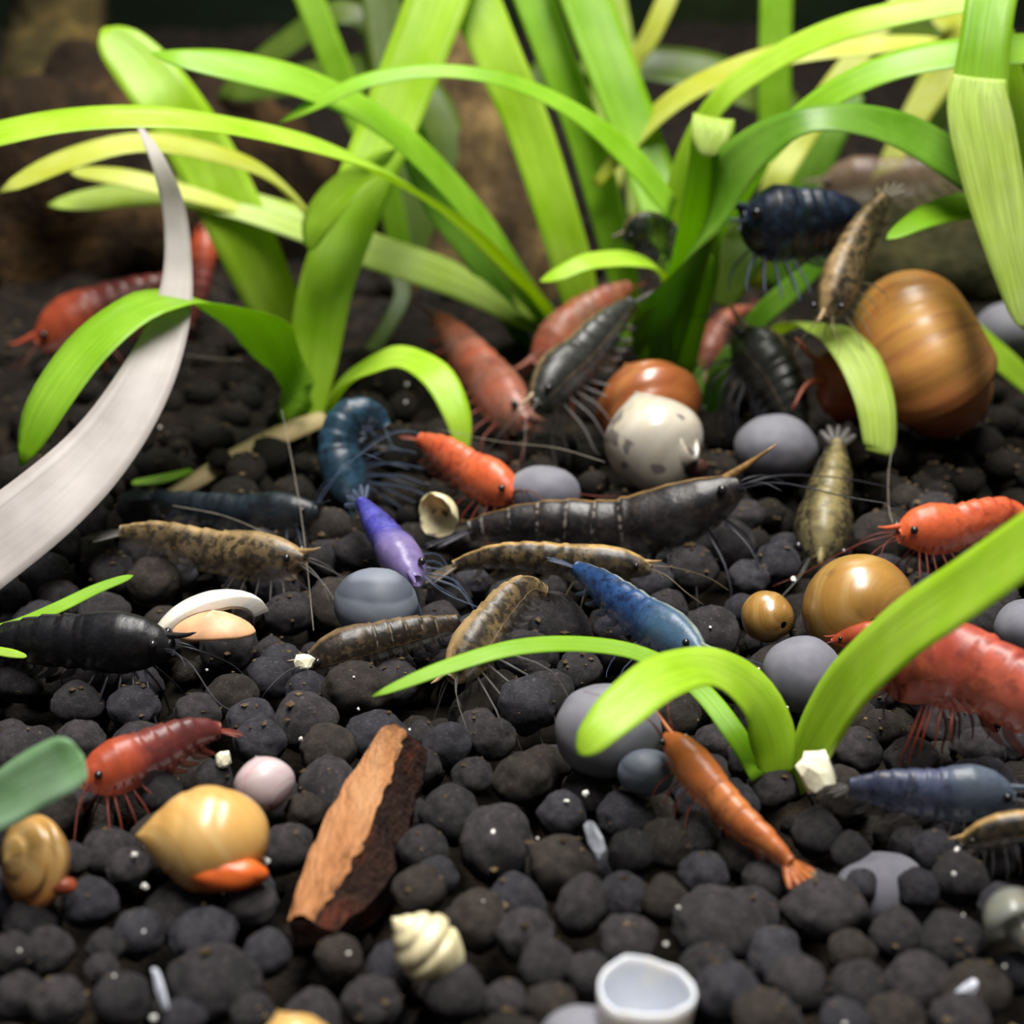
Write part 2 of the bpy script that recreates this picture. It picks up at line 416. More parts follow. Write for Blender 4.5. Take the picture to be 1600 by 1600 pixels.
d3 = D(530)
pl = thing('grass_plant', 'tallest plant in the centre, its blades crossing to the left edge', 'plant', G(885, 532))
leaf(pl, 'bright', [(870, 525, d3, 36), (800, 435, d3-1.5, 40), (715, 345, d3-2.8, 40), (620, 282, d3-3.8, 38), (520, 238, d3-4.6, 34), (390, 205, d3-5.2, 32), (250, 186, d3-5.7, 34), (100, 192, d3-6, 36), (-60, 225, d3-6.2, 36)], facing=(0, .9, .45), tip=False, n=44)
leaf(pl, 'mid', [(868, 515, d3, 44), (800, 415, d3-1.2, 50), (720, 315, d3-2.2, 54), (640, 232, d3-3, 50), (560, 172, d3-3.6, 40), (470, 132, d3-4, 46), (370, 108, d3-4.3, 46), (290, 94, d3-4.5, 30), (236, 82, d3-4.5, 10)], facing=(0.2, .75, .6), n=40)
leaf(pl, 'pale', [(870, 528, d3+.3, 26), (800, 485, d3-.5, 44), (700, 436, d3-1, 54), (590, 398, d3-1.2, 56), (470, 352, d3-1.4, 52), (360, 318, d3-1.5, 46), (250, 300, d3-1.6, 46), (150, 312, d3-1.6, 34), (75, 320, d3-1.6, 20)], facing=(0, .8, .6), n=38)
leaf(pl, 'yellow', [(400, 335, d3-1.4, 14), (300, 305, d3-1.8, 24), (200, 280, d3-2, 28), (110, 268, d3-2, 16)])
leaf(pl, 'bright', [(915, 540, d3-.6, 40), (902, 450, d3-1, 60), (868, 330, d3-1.4, 66), (825, 200, d3-1.6, 70), (778, 90, d3-1.8, 74), (720, -50, d3-1.8, 76)], tip=False, facing=(0.1, .3, 1))
leaf(pl, 'mid', [(985, 560, d3, 34), (976, 450, d3-.2, 46), (948, 330, d3-.5, 54), (910, 200, d3-.7, 56), (868, 90, d3-.8, 58), (820, -40, d3-.8, 60)], tip=False, facing=(0.1, .3, 1))
leaf(pl, 'dark', [(830, 560, d3, 24), (790, 480, d3-.4, 34), (740, 400, d3-.7, 36), (690, 330, d3-.9, 44), (655, 250, d3-1, 50), (640, 180, d3-1, 40)], facing=(0, .5, .9))

d4 = D(590)
pl = thing('grass_plant', 'dark green plant right of centre with long blades arching right and a cut-off blade', 'plant', G(1050, 592))
leaf(pl, 'dark', [(1030, 610, d4, 60), (1045, 500, d4-1, 92), (1080, 390, d4-2.2, 88), (1125, 300, d4-3, 80), (1185, 230, d4-3.4, 62), (1260, 190, d4-3.6, 40), (1345, 190, d4-3.6, 46), (1430, 218, d4-3.5, 56), (1525, 280, d4-3.3, 56), (1580, 330, d4-3.1, 40)], facing=(-.1, .75, .75), n=40)
leaf(pl, 'mid', [(1060, 600, d4, 40), (1120, 380, d4-1.2, 40), (1190, 255, d4-2.5, 34), (1270, 170, d4-3, 38), (1370, 115, d4-3.2, 42), (1480, 88, d4-3.3, 44), (1650, 76, d4-3.4, 44)], facing=(0, .8, .6), tip=False, n=36)
leaf(pl, 'mid', [(1040, 560, d4-.2, 40), (1075, 420, d4-1.2, 56), (1100, 310, d4-2.3, 64), (1112, 230, d4-2.7, 66), (1115, 192, d4-2.8, 66)], facing=(0, .2, 1), tip=False)
leaf(pl, 'pale', [(1115, 184, d4-2.86, 66), (1112, 200, d4-2.95, 64), (1109, 222, d4-2.98, 54), (1107, 246, d4-2.96, 26)], facing=(0, .5, 1), n=14, name='cut_tip')
leaf(pl, 'bright', [(1050, 470, d4-.8, 14), (1030, 422, d4-1.2, 22), (985, 406, d4-1.6, 24), (920, 410, d4-1.9, 26), (876, 428, d4-2, 22), (843, 440, d4-2, 6)], facing=(0, .9, .5))
leaf(pl, 'mid', [(1070, 500, d4+.2, 50), (1050, 380, d4, 64), (1010, 255, d4+.2, 72), (960, 120, d4+.3, 76), (915, 0, d4+.4, 78), (895, -60, d4+.4, 78)], tip=False, facing=(0.1, .3, 1))
leaf(pl, 'mid', [(1050, 330, d4-1.1, 30), (985, 250, d4-1.5, 36), (900, 178, d4-1.8, 26), (800, 130, d4-2, 22), (690, 112, d4-2.2, 20), (580, 125, d4-2.4, 22), (500, 160, d4-2.5, 20), (436, 192, d4-2.5, 8)], facing=(0, .8, .6), n=38)
leaf(pl, 'bright', [(1050, 400, d4-.2, 26), (1062, 280, d4-.8, 32), (1120, 165, d4-1.4, 34), (1215, 92, d4-1.8, 36), (1320, 45, d4-2.1, 38), (1430, 18, d4-2.3, 36), (1560, -5, d4-2.5, 30)], tip=False, facing=(-.1, .75, .65), n=36)
leaf(pl, 'yellow', [(930, 290, d4+.6, 14), (985, 225, d4+.4, 26), (1060, 155, d4, 32), (1160, 105, d4-.2, 32), (1270, 80, d4-.4, 34), (1370, 72, d4-.5, 28), (1470, 60, d4-.5, 12)], facing=(0, .85, .5), n=34)
leaf(pl, 'dark', [(1090, 560, d4, 20), (1105, 640, d4-.3, 34), (1120, 590, d4-.5, 30), (1140, 540, d4-.5, 16)], facing=(0, .4, .9))
leaf(pl, 'dark', [(1150, 545, d4-.1, 26), (1190, 495, d4-.5, 34), (1240, 450, d4-.8, 34), (1290, 405, d4-1, 22)], facing=(0, .7, .7))
leaf(pl, 'dim', [(1130, 480, d4+.5, 30), (1150, 410, d4+.4, 80), (1165, 370, d4+.4, 70), (1160, 330, d4+.4, 30)], facing=(0, .4, 1))

d5 = 17.0
pl = thing('grass_plant', 'small plant with a short translucent leaf curling down before the largest snail', 'plant', G(1205, 560))
leaf(pl, 'pale', [(1195, 562, d5+1.5, 24), (1212, 520, d5+.4, 20), (1252, 505, d5-.5, 22), (1300, 518, d5-1.3, 40), (1340, 560, d5-1.8, 60), (1366, 625, d5-2.1, 60), (1374, 690, d5-2.2, 50), (1371, 708, d5-2.2, 38)], facing=(.2, .6, .85), cup=.05, tip=False)

d6 = D(640)
pl = thing('grass_plant', 'plant at the right edge whose broad folded blade hangs down from above', 'plant', G(1690, 640))
leaf(pl, 'mid', [(1700, 600, d6, 50), (1720, 300, d6-1.0, 60), (1700, 0, d6-1.6, 70), (1640, -150, d6-2.2, 78), (1580, -110, d6-2.5, 78), (1552, -20, d6-2.7, 78), (1538, 70, d6-2.8, 78), (1528, 160, d6-2.8, 90)], facing=(-.1, .3, 1), tip=False, n=50)
leaf(pl, 'pale', [(1530, 122, d6-2.9, 80), (1527, 160, d6-2.95, 92), (1538, 225, d6-3.0, 96), (1556, 310, d6-3.05, 86), (1574, 390, d6-3.1, 68), (1590, 455, d6-3.1, 52), (1600, 515, d6-3.1, 26)], facing=(-.1, .3, 1), name='folded_leaf_end')
leaf(pl, 'mid', [(1690, 500, d6-.6, 30), (1640, 350, d6-1.4, 40), (1530, 326, d6-2, 40), (1455, 338, d6-2.3, 38), (1385, 374, d6-2.5, 16)], facing=(0, .85, .5))
leaf(pl, 'bright', [(1680, 640, d6+1.2, 30), (1620, 610, d6+.9, 30), (1575, 572, d6+.8, 36), (1535, 535, d6+.8, 34), (1500, 490, d6+.9, 20)], facing=(.3, .7, .7), tip=False)
leaf(pl, 'bright', [(1690, 560, d6-.4, 40), (1640, 330, d6-1, 50), (1598, 210, d6-1.4, 60), (1570, 120, d6-1.6, 56), (1555, 30, d6-1.7, 50)], facing=(0, .4, 1))

d7 = 23.0
pl = thing('grass_plant', 'blurred plant at the rear, its dim blades rising to the top edge left of centre', 'plant', P(640, 470, d7))
leaf(pl, 'mid', [(640, 470, d7, 30), (600, 280, d7-.8, 40), (540, 140, d7-1.2, 44), (500, 40, d7-1.4, 44), (465, -50, d7-1.5, 44)], tip=False, facing=(0, .3, 1))
leaf(pl, 'dim', [(650, 470, d7, 40), (650, 300, d7, 60), (620, 150, d7, 66), (595, 0, d7, 62), (590, -60, d7, 60)], tip=False, facing=(0, .3, 1))
leaf(pl, 'dim', [(660, 460, d7, 30), (700, 250, d7, 60), (640, 130, d7, 60), (520, 120, d7+.2, 50), (350, 150, d7+.4, 30)], facing=(0, .7, .7))
leaf(pl, 'dim', [(640, 400, d7+1, 20), (600, 100, d7+1, 40), (540, 20, d7+1, 36), (440, 75, d7+1, 36), (340, 155, d7+1, 22)], facing=(0, .7, .7))
leaf(pl, 'dim', [(700, 470, d7, 30), (760, 300, d7, 50), (830, 150, d7+.4, 50), (880, 80, d7+.4, 40)], facing=(0, .6, .8))
d8 = 23.5
pl = thing('grass_plant', 'blurred plant at the rear right with an upright blade and pale thin leaves', 'plant', P(1200, 450, d8))
leaf(pl, 'mid', [(1215, 460, d8, 40), (1214, 300, d8-.4, 52), (1210, 150, d8-.8, 50), (1213, 0, d8-1, 50), (1216, -60, d8-1, 50)], tip=False, facing=(0, .3, 1))
leaf(pl, 'yellow', [(1180, 450, d8-2, 30), (1205, 305, d8-3, 40), (1250, 220, d8-3, 42), (1310, 130, d8-3, 42), (1370, 50, d8-3, 32), (1420, -20, d8-3, 24)], facing=(-.1, .4, 1), tip=False)
leaf(pl, 'dark', [(1210, 450, d8-1, 40), (1250, 320, d8-1.4, 60), (1290, 220, d8-1.6, 56), (1340, 140, d8-1.6, 40)], facing=(0, .5, .8))
leaf(pl, 'dim', [(1190, 450, d8, 30), (1230, 200, d8, 60), (1130, 125, d8, 60), (1000, 100, d8+.2, 50), (900, 105, d8+.4, 30)], facing=(0, .7, .7))
leaf(pl, 'yellow', [(960, 300, d8, 20), (985, 120, d8-.2, 24), (1020, 50, d8-.4, 30), (1060, -40, d8-.4, 30)], facing=(0, .5, .8), tip=False)
leaf(pl, 'pale', [(1010, 300, d8, 14), (985, 110, d8+.2, 20), (970, 50, d8+.2, 34), (950, -50, d8+.2, 34)], facing=(0, .5, .8), tip=False)
leaf(pl, 'pale', [(990, 340, d8+.4, 14), (985, 240, d8+.4, 30), (930, 160, d8+.4, 34), (900, 110, d8+.4, 20)], facing=(0, .5, .8))
leaf(pl, 'dim', [(1230, 450, d8+.5, 50), (1420, 300, d8+.5, 90), (1480, 120, d8+.5, 100), (1400, 10, d8+.5, 90)], facing=(0, .5, .8))
leaf(pl, 'yellow', [(1320, 400, d8, 20), (1420, 200, d8-.4, 40), (1500, 60, d8-.6, 60), (1460, 10, d8-.6, 40)], facing=(0, .6, .7))

d9 = D(1205)
pl = thing('grass_plant', 'bright green young plant in the foreground with three spreading leaves', 'plant', G(1222, 1205))
leaf(pl, 'bright', [(1215, 1215, d9, 50), (1205, 1150, d9-.1, 74), (1170, 1085, d9-.3, 68), (1105, 1046, d9-.6, 58), (1035, 1060, d9-.9, 74), (970, 1110, d9-1.15, 72), (930, 1150, d9-1.25, 54), (903, 1178, d9-1.25, 30)], facing=(-.1, .8, .65))
leaf(pl, 'mid', [(1185, 1215, d9-.05, 26), (1150, 1150, d9, 34), (1090, 1075, d9+.25, 30), (1010, 1026, d9+.35, 24), (920, 1008, d9+.3, 24), (810, 1012, d9+.1, 25), (700, 1042, d9-.1, 23), (582, 1088, d9-.3, 15)], facing=(0, .85, .5), n=40)
leaf(pl, 'bright', [(1245, 1215, d9-.05, 44), (1285, 1140, d9-.4, 72), (1340, 1060, d9-.8, 78), (1420, 985, d9-1.2, 86), (1520, 915, d9-1.6, 88), (1660, 815, d9-2, 84)], facing=(-.35, .9, .6), tip=False)

o = obj('fallen_leaf', *leaf_geo([(218, 198, 15.2, 8), (248, 255, 15.1, 24), (272, 330, 15.0, 36), (278, 420, 14.8, 44), (266, 500, 14.4, 60), (225, 600, 13.9, 84), (160, 700, 13.4, 100), (70, 790, 12.9, 116), (-60, 890, 12.5, 126)], facing=(.3, .55, .85), cup=.2, tip=False, n=44)[:2], DEAD, loc=P(-40, 870, 12.6), uvs=None)
_u = leaf_geo([(0, 0, 10, 10)]*4, n=44)[2]
o.data.uv_layers.new(name='UVMap')
li = np.zeros(len(o.data.loops), dtype=np.int32); o.data.loops.foreach_get('vertex_index', li)
o.data.uv_layers[0].data.foreach_set('uv', np.asarray(_u, dtype=np.float32)[li].ravel())
tag(o, 'long whitish dead leaf bending down to the left edge', 'leaf')
def loose_leaf(name, label, mat, pts, **kw):
    V, F, U = leaf_geo(pts, **kw); o = obj(name, V, F, LEAF[mat], loc=P(*pts[0][:3]), uvs=U); return tag(o, label, 'leaf')
loose_leaf('fallen_leaf', 'pale bluish green round-tipped leaf entering at the lower left edge', 'cool', [(-70, 1285, 8.9, 70), (0, 1255, 8.8, 84), (60, 1218, 8.75, 90), (105, 1195, 8.7, 88), (130, 1180, 8.7, 60)], facing=(.2, .6, .9), cup=.3)
loose_leaf('fallen_leaf', 'thin green leaf sliver lying diagonally over the black shrimp at left', 'mid', [(-40, 992, 11.7, 14), (30, 974, 11.8, 16), (90, 950, 12.1, 18), (150, 921, 12.4, 16), (208, 899, 12.6, 10)], thick=.03)
loose_leaf('fallen_leaf', 'tiny bright leaf tip at the left edge below the thin sliver', 'bright', [(-30, 1012, 11.2, 12), (0, 1018, 11.2, 14), (22, 1022, 11.2, 13), (42, 1026, 11.2, 6)], thick=.03)

# ------------------------------------------------------------------ snails and shells
def shell_geo(axis, toward, center, size, g=2.2, turns=3.2, kr=0.75, kz=0.75, T=0.0, seg=26, res=22, open_=True):
    """spiral shell; axis = apex direction, toward = way the mouth faces (world vectors), size = largest radius"""
    Z = nrm(axis); Y = nrm(toward - Z*np.dot(toward, Z)); X = np.cross(Y, Z)
    n = int(turns*seg)+1; V, U, F = [], [], []
    for i in range(n):
        th = -2*math.pi*turns*(1 - i/(n-1)); R = g**(th/(2*math.pi))
        fl = 1.0
        for k in range(res):
            a = 2*math.pi*k/res
            r = R*(1 + kr*fl*math.cos(a)); z = T*(1-R) + R*kz*fl*math.sin(a)
            V.append((r*math.cos(th), r*math.sin(th), z)); U.append((th/(2*math.pi) + turns, k/res))
    for i in range(n-1):
        for k in range(res):
            k2 = (k+1) % res
            F.append((i*res+k, i*res+k2, (i+1)*res+k2, (i+1)*res+k))
    # inner wall: a dished mouth a little way inside
    last = list(range((n-1)*res, n*res)); b0 = len(V)
    for f_, back in ((0.86, 0.0), (0.78, -0.25), (0.0, -0.35)):
        for k in range(res):
            p = np.array(V[last[k]]); c = np.mean([V[q] for q in last], axis=0)
            V.append(tuple(c + (p-c)*f_ + np.array([0, back, 0]))); U.append((turns, k/res))
    for ring in range(3):
        o1 = (n-1)*res if ring == 0 else b0 + (ring-1)*res; o2 = b0 + ring*res
        for k in range(res):
            k2 = (k+1) % res; F.append((o1+k, o1+k2, o2+k2, o2+k))
    V = np.array(V); mid = 0.5*(V.max(0) + V.min(0)); V = V - mid
    V *= size/np.max(np.abs(V[:, :2]))
    W = center + V[:, :1]*X + V[:, 1:2]*Y + V[:, 2:3]*Z
    mouth = W[last].mean(0)
    return (list(W), F, U), mouth, np.array([X, Y, Z]), W[last]
def ovoid_shell(axis, face, center, rad, half, p=1.22, sut=.07, q0=1.02, whorls=4.5, nu=44, nt=48):
    """closed egg shaped spiral shell, apex along axis; face = the way the mouth looks"""
    Z = nrm(axis); Y = nrm(face - Z*np.dot(face, Z)); X = np.cross(Y, Z); V, U, F = [], [], []
    for i in range(nu+1):
        u = .5*(1-math.cos(math.pi*i/nu))*.998 + .001
        q = q0 - .5*min(u, q0); r0 = math.sin(math.pi*u**p)**q; z = 1 - 2*u
        for k in range(nt+1):
            a = 2*math.pi*k/nt; ph = whorls*math.log(1 + 6*u)/math.log(7) - a/(2*math.pi)
            fr = ph - math.floor(ph); fade = max(0, min(1, (.78-u)*4)) if ph > 0 else 0
            s_ = 1 - sut*fade*math.exp(-((min(fr, 1-fr))/.12)**2) + .5*sut*fade*math.sin(math.pi*fr)
            swell = 1 + .07*math.cos(a - math.pi*.5)*min(1, u*2)
            r = r0*s_*swell
            V.append(center + X*rad*r*math.cos(a) + Y*rad*r*math.sin(a) + Z*half*z); U.append((k/nt + (u*.6), u))
    m = nt+1
    for i in range(nu):
        for k in range(nt): F.append((i*m+k, i*m+k+1, (i+1)*m+k+1, (i+1)*m+k))
    return (V, F, U), (X, Y, Z)
def ovoid_mouth(ax, center, rad, half, wide=.42, tall=.62, low=-.28, out=1.0):
    """lip ring and dark opening set against the body whorl"""
    X, Y, Z = ax; c = center + Y*rad*out + Z*half*low; n = 28; V, F = [], []
    for ring, (f, o) in enumerate(((1.0, -.35), (1.06, .02), (.9, .05), (.8, -.06), (.0, -.22))):
        for k in range(n):
            a = 2*math.pi*k/n; V.append(c + X*rad*wide*f*math.cos(a) + Z*half*tall*f*math.sin(a) + Y*rad*o)
    lip = [(r*n+k, r*n+(k+1) % n, (r+1)*n+(k+1) % n, (r+1)*n+k) for r in range(3) for k in range(n)]
    hole = [(3*n+k, 3*n+(k+1) % n, 4*n+(k+1) % n, 4*n+k) for k in range(n)]
    return V, lip, hole
def wheel_shell(axis, face, center, rad, half, nt=96, nv=26):
    """flat-coiled shell seen on its rim: one outer whorl closing on itself at the mouth, dished sides"""
    Z = nrm(axis); Y = nrm(face - Z*np.dot(face, Z)); X = np.cross(Y, Z); V, U, F = [], [], []
    for k in range(nt+1):
        a = 2*math.pi*k/nt; gr = 1 - .20*(1 - k/nt)
        rib = 1 + .012*math.sin(a*19 + 2*math.sin(a*5)) + .008*math.sin(a*47)
        for j in range(nv+1):
            b = -math.pi*.5*1.25 + math.pi*1.25*j/nv
            cr, sr = math.cos(b), math.sin(b)
            r = .36 + .64*(abs(cr)**.95*(1 if cr > 0 else -1)); z = 1.0*(abs(sr)**1.0*(1 if sr > 0 else -1))
            V.append(center + (X*math.cos(a) + Y*math.sin(a))*rad*gr*rib*r + Z*half*z*gr); U.append((a/(2*math.pi)*1.6, j/nv))
    m = nv+1
    for k in range(nt):
        for j in range(nv): F.append((k*m+j, k*m+j+1, (k+1)*m+j+1, (k+1)*m+j))
    # spire pits on both sides
    for sd in (0, nv):
        o_ = len(V); V.append(center + Z*half*(-.45 if sd == 0 else .45)); U.append((0, sd/nv))
        for k in range(nt):
            F.append((k*m+sd, (k+1)*m+sd, o_) if sd == 0 else ((k+1)*m+sd, k*m+sd, o_))
    e0 = [nt*m+j for j in range(m)]; F.append(tuple(e0)); F.append(tuple(range(m))[::-1])
    return V, F, U
def blob(center, rad, axes, sub=3, amp=0.12, seed=1):
    v, f = lump(sub, amp, 1.6, seed)
    w_ = center + (v*np.asarray(rad)) @ np.asarray(axes)
    return list(w_), f, [(0, 0)]*len(v)
OBST = []
CAMAX = np.array([RT, UP, -FW])
def snail(label, px, py, d, r_px, axis, toward, mat, foot=None, footcol=None, tent=False, group=None, **kw):
    c = P(px, py, d); size = r_px*d/FPX
    root = thing('snail', label, 'snail', (c[0], c[1], c[2]-size), group)
    geo, mouth, ax, ring = shell_geo(cv(*axis), cv(*toward), c, size, **kw)
    obj('shell', geo[0], geo[1], mat, root, uvs=geo[2])
    if foot is not None:
        fx, fy, frx, fry = foot
        fc = P(fx, fy, d-0.1*size); b = blob(fc, (frx*d/FPX, fry*d/FPX, 0.5*(frx+fry)*d/FPX*0.8), CAMAX, 3, 0.3, px)
        ft = obj('foot', b[0], b[1], footcol, root)
        if tent:
            for s in (-1, 1):
                p = [fc + cv(-.4, .1, .4*s)*frx*d/FPX*.8, fc + cv(-1, .1, .5*s)*frx*d/FPX*1.5, fc + cv(-1.0, -.1, .6*s)*frx*d/FPX*2.1]
                V, F, U = tube(catmull(p, 8), np.linspace(.04, .012, 8), 6); obj('tentacle', V, F, footcol, root)
    OBST.append((c, size*0.9)); return root
FOOT_R = plain('foot_red', lin(128, 58, 34), 0.4, sss=.3)
FOOT_O = plain('foot_orange', lin(196, 92, 36), 0.35, sss=.4)
FOOT_B = plain('foot_brown', lin(58, 34, 28), 0.4)
M_ram = shell_mat('shell_amber', lin(222, 168, 80), lin(206, 138, 70), lin(158, 96, 58), lines=34, streak=.7, rough=.3, low=lin(150, 66, 52), lowz=(.5, 1.8))
M_brn = shell_mat('shell_brown', lin(156, 90, 44), lin(126, 66, 36), lin(170, 120, 70), lines=8, rough=.2)
M_prl = shell_mat('shell_pearl', lin(196, 188, 172), lin(170, 160, 142), lin(206, 200, 186), lines=10, spot=lin(120, 114, 110), sscale=4.2, rough=.2, pearl=.6)
M_gld = shell_mat('shell_gold', lin(160, 118, 50), lin(128, 94, 48), lin(186, 156, 98), lines=7, rough=.24, pearl=.6, spot=lin(108, 76, 42), spots=(.62, .72), sscale=3.5)
M_hon = shell_mat('shell_honey', lin(204, 164, 98), lin(192, 142, 70), lin(216, 188, 132), lines=10, rough=.26, pearl=.5, low=lin(196, 104, 40), lowz=(.10, .34))
M_pnk = shell_mat('shell_pink_pearl', lin(196, 180, 180), lin(186, 170, 176), lin(200, 130, 140), lines=8, rough=.25, pearl=.5, spot=lin(150, 84, 88), spots=(.64, .70), sscale=4)
M_wht = shell_mat('shell_white', lin(226, 224, 218), lin(212, 210, 206), lin(226, 212, 172), lines=10, rough=.3)
M_spk = shell_mat('shell_speckled', lin(226, 216, 176), lin(206, 194, 150), lin(150, 130, 90), lines=7, rough=.35, spot=lin(90, 78, 64), spots=(.66, .69), sscale=6)
M_gls = shell_mat('shell_glassy_grey', lin(140, 142, 134), lin(116, 120, 114), lin(176, 160, 110), lines=8, rough=.2, trans=.25)

HOLE = plain('mouth_dark', lin(30, 20, 18), .35)
def egg_snail(label, px, py, d, r_px, half_px, axis, face, mat, mouth=None, foot=None, footcol=None, **kw):
    c = P(px, py, d); rad, half = r_px*d/FPX, half_px*d/FPX
    root = thing('snail', label, 'snail', c - np.array([0, 0, rad]))
    g, ax = ovoid_shell(cv(*axis), cv(*face), c, rad, half, **kw)
    obj('shell', *g[:2], mat, root, uvs=g[2])
    if mouth:
        V, lip, hole = ovoid_mouth(ax, c, rad, half, **mouth)
        obj('shell_lip', V, lip, mat, root); obj('mouth', V, hole, HOLE, root)
    if foot is not None:
        fx, fy, frx, fry = foot; fc = P(fx, fy, d - .5*rad)
        b = blob(fc, (frx*d/FPX, fry*d/FPX, .5*(frx+fry)*d/FPX*.8), CAMAX, 3, .14, px); obj('foot', b[0], b[1], footcol, root)
    OBST.append((c, rad*.95)); return root
def wheel_snail():
    d = D(700)+.1; c = P(1447, 562, d); rad, half = 154*d/FPX, 96*d/FPX
    root = thing('snail', 'largest snail, amber ribbed ramshorn shell behind the curled leaf at right', 'snail', c - np.array([0, 0, rad]))
    V, F, U = wheel_shell(cv(.86, .42, .28), cv(-.3, -.8, -.6), c, rad, half); obj('shell', V, F, M_ram, root, uvs=U)
    fc = P(1322, 596, d-.3); b = blob(fc, (46*d/FPX, 62*d/FPX, 45*d/FPX), CAMAX, 3, .35, 5); obj('foot', b[0], b[1], FOOT_R, root)
    for sg in (0, 1):
        p = [fc + cv(-.6, .5-.5*sg, .5)*.25, fc + cv(-1, .6-.7*sg, .5)*.5, fc + cv(-1, .7-1.2*sg, .6)*.8]
        V, F, U = tube(catmull(p, 8), np.linspace(.05, .012, 8), 6); obj('tentacle', V, F, FOOT_R, root)
    OBST.append((c, rad*.8))
wheel_snail()
egg_snail('brown glossy round snail half hidden behind the spotted pearly one', 1008, 628, D(700)-.0, 84, 86, (-.3, .7, -.5), (.5, -1, -.2), M_brn)
egg_snail('pearly white snail with grey spots and a dark mouth, in the centre', 1018, 690, D(770)+.1, 78, 88, (-.25, .9, -.3), (.62, -.2, .72), M_prl, mouth=dict(wide=.24, tall=.42, low=-.32, out=.90), foot=(1084, 730, 22, 16), footcol=FOOT_B, sut=.0, p=1.0)
egg_snail('golden domed snail at right, just above the red shrimp and green blade', 1337, 944, D(985), 88, 86, (-.15, .3, -.95), (.3, -1, -.1), M_gld, sut=.025, q0=.7)
egg_snail('honey-coloured pointed snail with an orange foot at lower left', 317, 1306, D(1370), 83, 102, (-.97, .05, .2), (.15, -1, .3), M_hon, foot=(352, 1364, 66, 28), footcol=FOOT_O, p=1.15, sut=.03, q0=.84)
egg_snail('amber flat-coiled snail cut by the left edge below the green leaf', 52, 1342, D(1390), 70, 52, (-.62, .08, .75), (.4, -1, -.1), M_hon, foot=(96, 1384, 24, 14), footcol=FOOT_R, p=1.05, sut=.13, whorls=4)
egg_snail('small pinkish pearl snail above the honey-coloured one', 411, 1219, D(1255), 48, 50, (-.3, .6, -.6), (.2, -1, -.2), M_pnk, sut=.02)
egg_snail('golden snail cut off by the bottom edge, left of centre', 455, 1634, D(1690), 64, 66, (-.4, .6, -.6), (.3, -1, -.3), M_hon)
egg_snail('tiny brown glossy snail left of the golden domed one', 1196, 960, D(985), 40, 44, (-.5, .3, -.8), (.3, -1, -.2), M_gld, sut=.03, p=1.1, q0=.7)
snail('translucent grey snail shell cut by the right edge near the bottom', 1592, 1440, D(1490), 66, (.5, .6, .4), (-.3, -1, 0), M_gls, g=2.0, kr=.8, kz=1)
_c = P(666, 1476, D(1510)); _d = D(1510)
_g, _ax = ovoid_shell(cv(-.72, .62, .2), cv(.5, -.7, -.4), _c, 50*_d/FPX, 72*_d/FPX, p=1.1, sut=.16, whorls=5)
_o = obj('empty_shell', *_g[:2], M_spk, loc=_c - np.array([0, 0, .18]), uvs=_g[2]); OBST.append((_c, 48*_d/FPX))
tag(_o, 'empty cream speckled spiral shell lying on the pellets near the bottom', 'shell')

def cup_shell(name, label, px, py, d, rx, ry, depth, mat, lipdir, jag=.12, seed=1, arc=1.0, cat='shell', prof=.7, wall=.08):
    """broken open shell: a thin walled bowl with a jagged rim"""
    c = P(px, py, d); Z = nrm(lipdir); X = nrm(RT - Z*np.dot(RT, Z)); Y = np.cross(Z, X)
    n, m = 56, 8; V, U, F = [], [], []
    r = random.Random(seed); ph = [r.random()*6 for _ in range(4)]
    for side in (0, 1):
        for j in range(m+1):
            q = j/m
            for i in range(n):
                a = 2*math.pi*arc*i/n
                jg = 1 + jag*(math.sin(2*a+ph[0])*.6 + math.sin(5*a+ph[1])*.25 + math.sin(11*a+ph[2])*.12)
                rad = math.sin(q*math.pi/2)**prof*(1 - wall*side)
                h = -depth*(1-q)*jg + (wall*.8*depth*side if j < m else 0)
                V.append(c + X*(rx*d/FPX*rad*math.cos(a)) + Y*(ry*d/FPX*rad*math.sin(a)) + Z*(h + (jg-1)*depth*.9*q)); U.append((i/n, q))
    N = (m+1)*n
    for side in (0, 1):
        for j in range(m):
            for i in range(n if arc == 1 else n-1):
                i2 = (i+1) % n; q = (side*N+j*n+i, side*N+j*n+i2, side*N+(j+1)*n+i2, side*N+(j+1)*n+i)
                F.append(q if side == 0 else q[::-1])
    for i in range(n if arc == 1 else n-1):
        i2 = (i+1) % n; F.append((m*n+i, m*n+i2, N+m*n+i2, N+m*n+i))
    o = obj(name, V, F, mat, loc=c - np.array([0, 0, depth*.5]), uvs=U)
    OBST.append((c - np.array([0, 0, depth*.6]), rx*d/FPX*.85)); return tag(o, label, cat)
cup_shell('broken_shell', 'open white broken shell cup at the bottom edge right of centre', 1012, 1542, D(1542, .42), 77, 64, .62, shell_mat('shell_chalk', lin(228, 232, 240), lin(206, 212, 224), lin(240, 232, 210), lines=5, rough=.3), nrm(np.array([0.06, -.08, 1])), .055, 5, prof=.30, wall=.05)
cup_shell('broken_shell', 'white crescent of broken shell sticking up left of the dark hollow', 328, 992, D(1010), 98, 86, .34, M_wht, cv(.45, -.75, .5), .04, 9, arc=.52, wall=.24)
cup_shell('broken_shell', 'upturned pinkish tan shell piece under the white crescent', 334, 990, D(1005)-.4, 66, 40, .18, plain('shell_tan_pink', lin(208, 160, 120), .45), cv(0, -.9, -.2), .05, 12)
cup_shell('broken_shell', 'small yellowish broken shell between the violet shrimp and the red one', 682, 806, D(838), 36, 38, .22, M_spk, cv(-.5, -.3, .7), .25, 15)

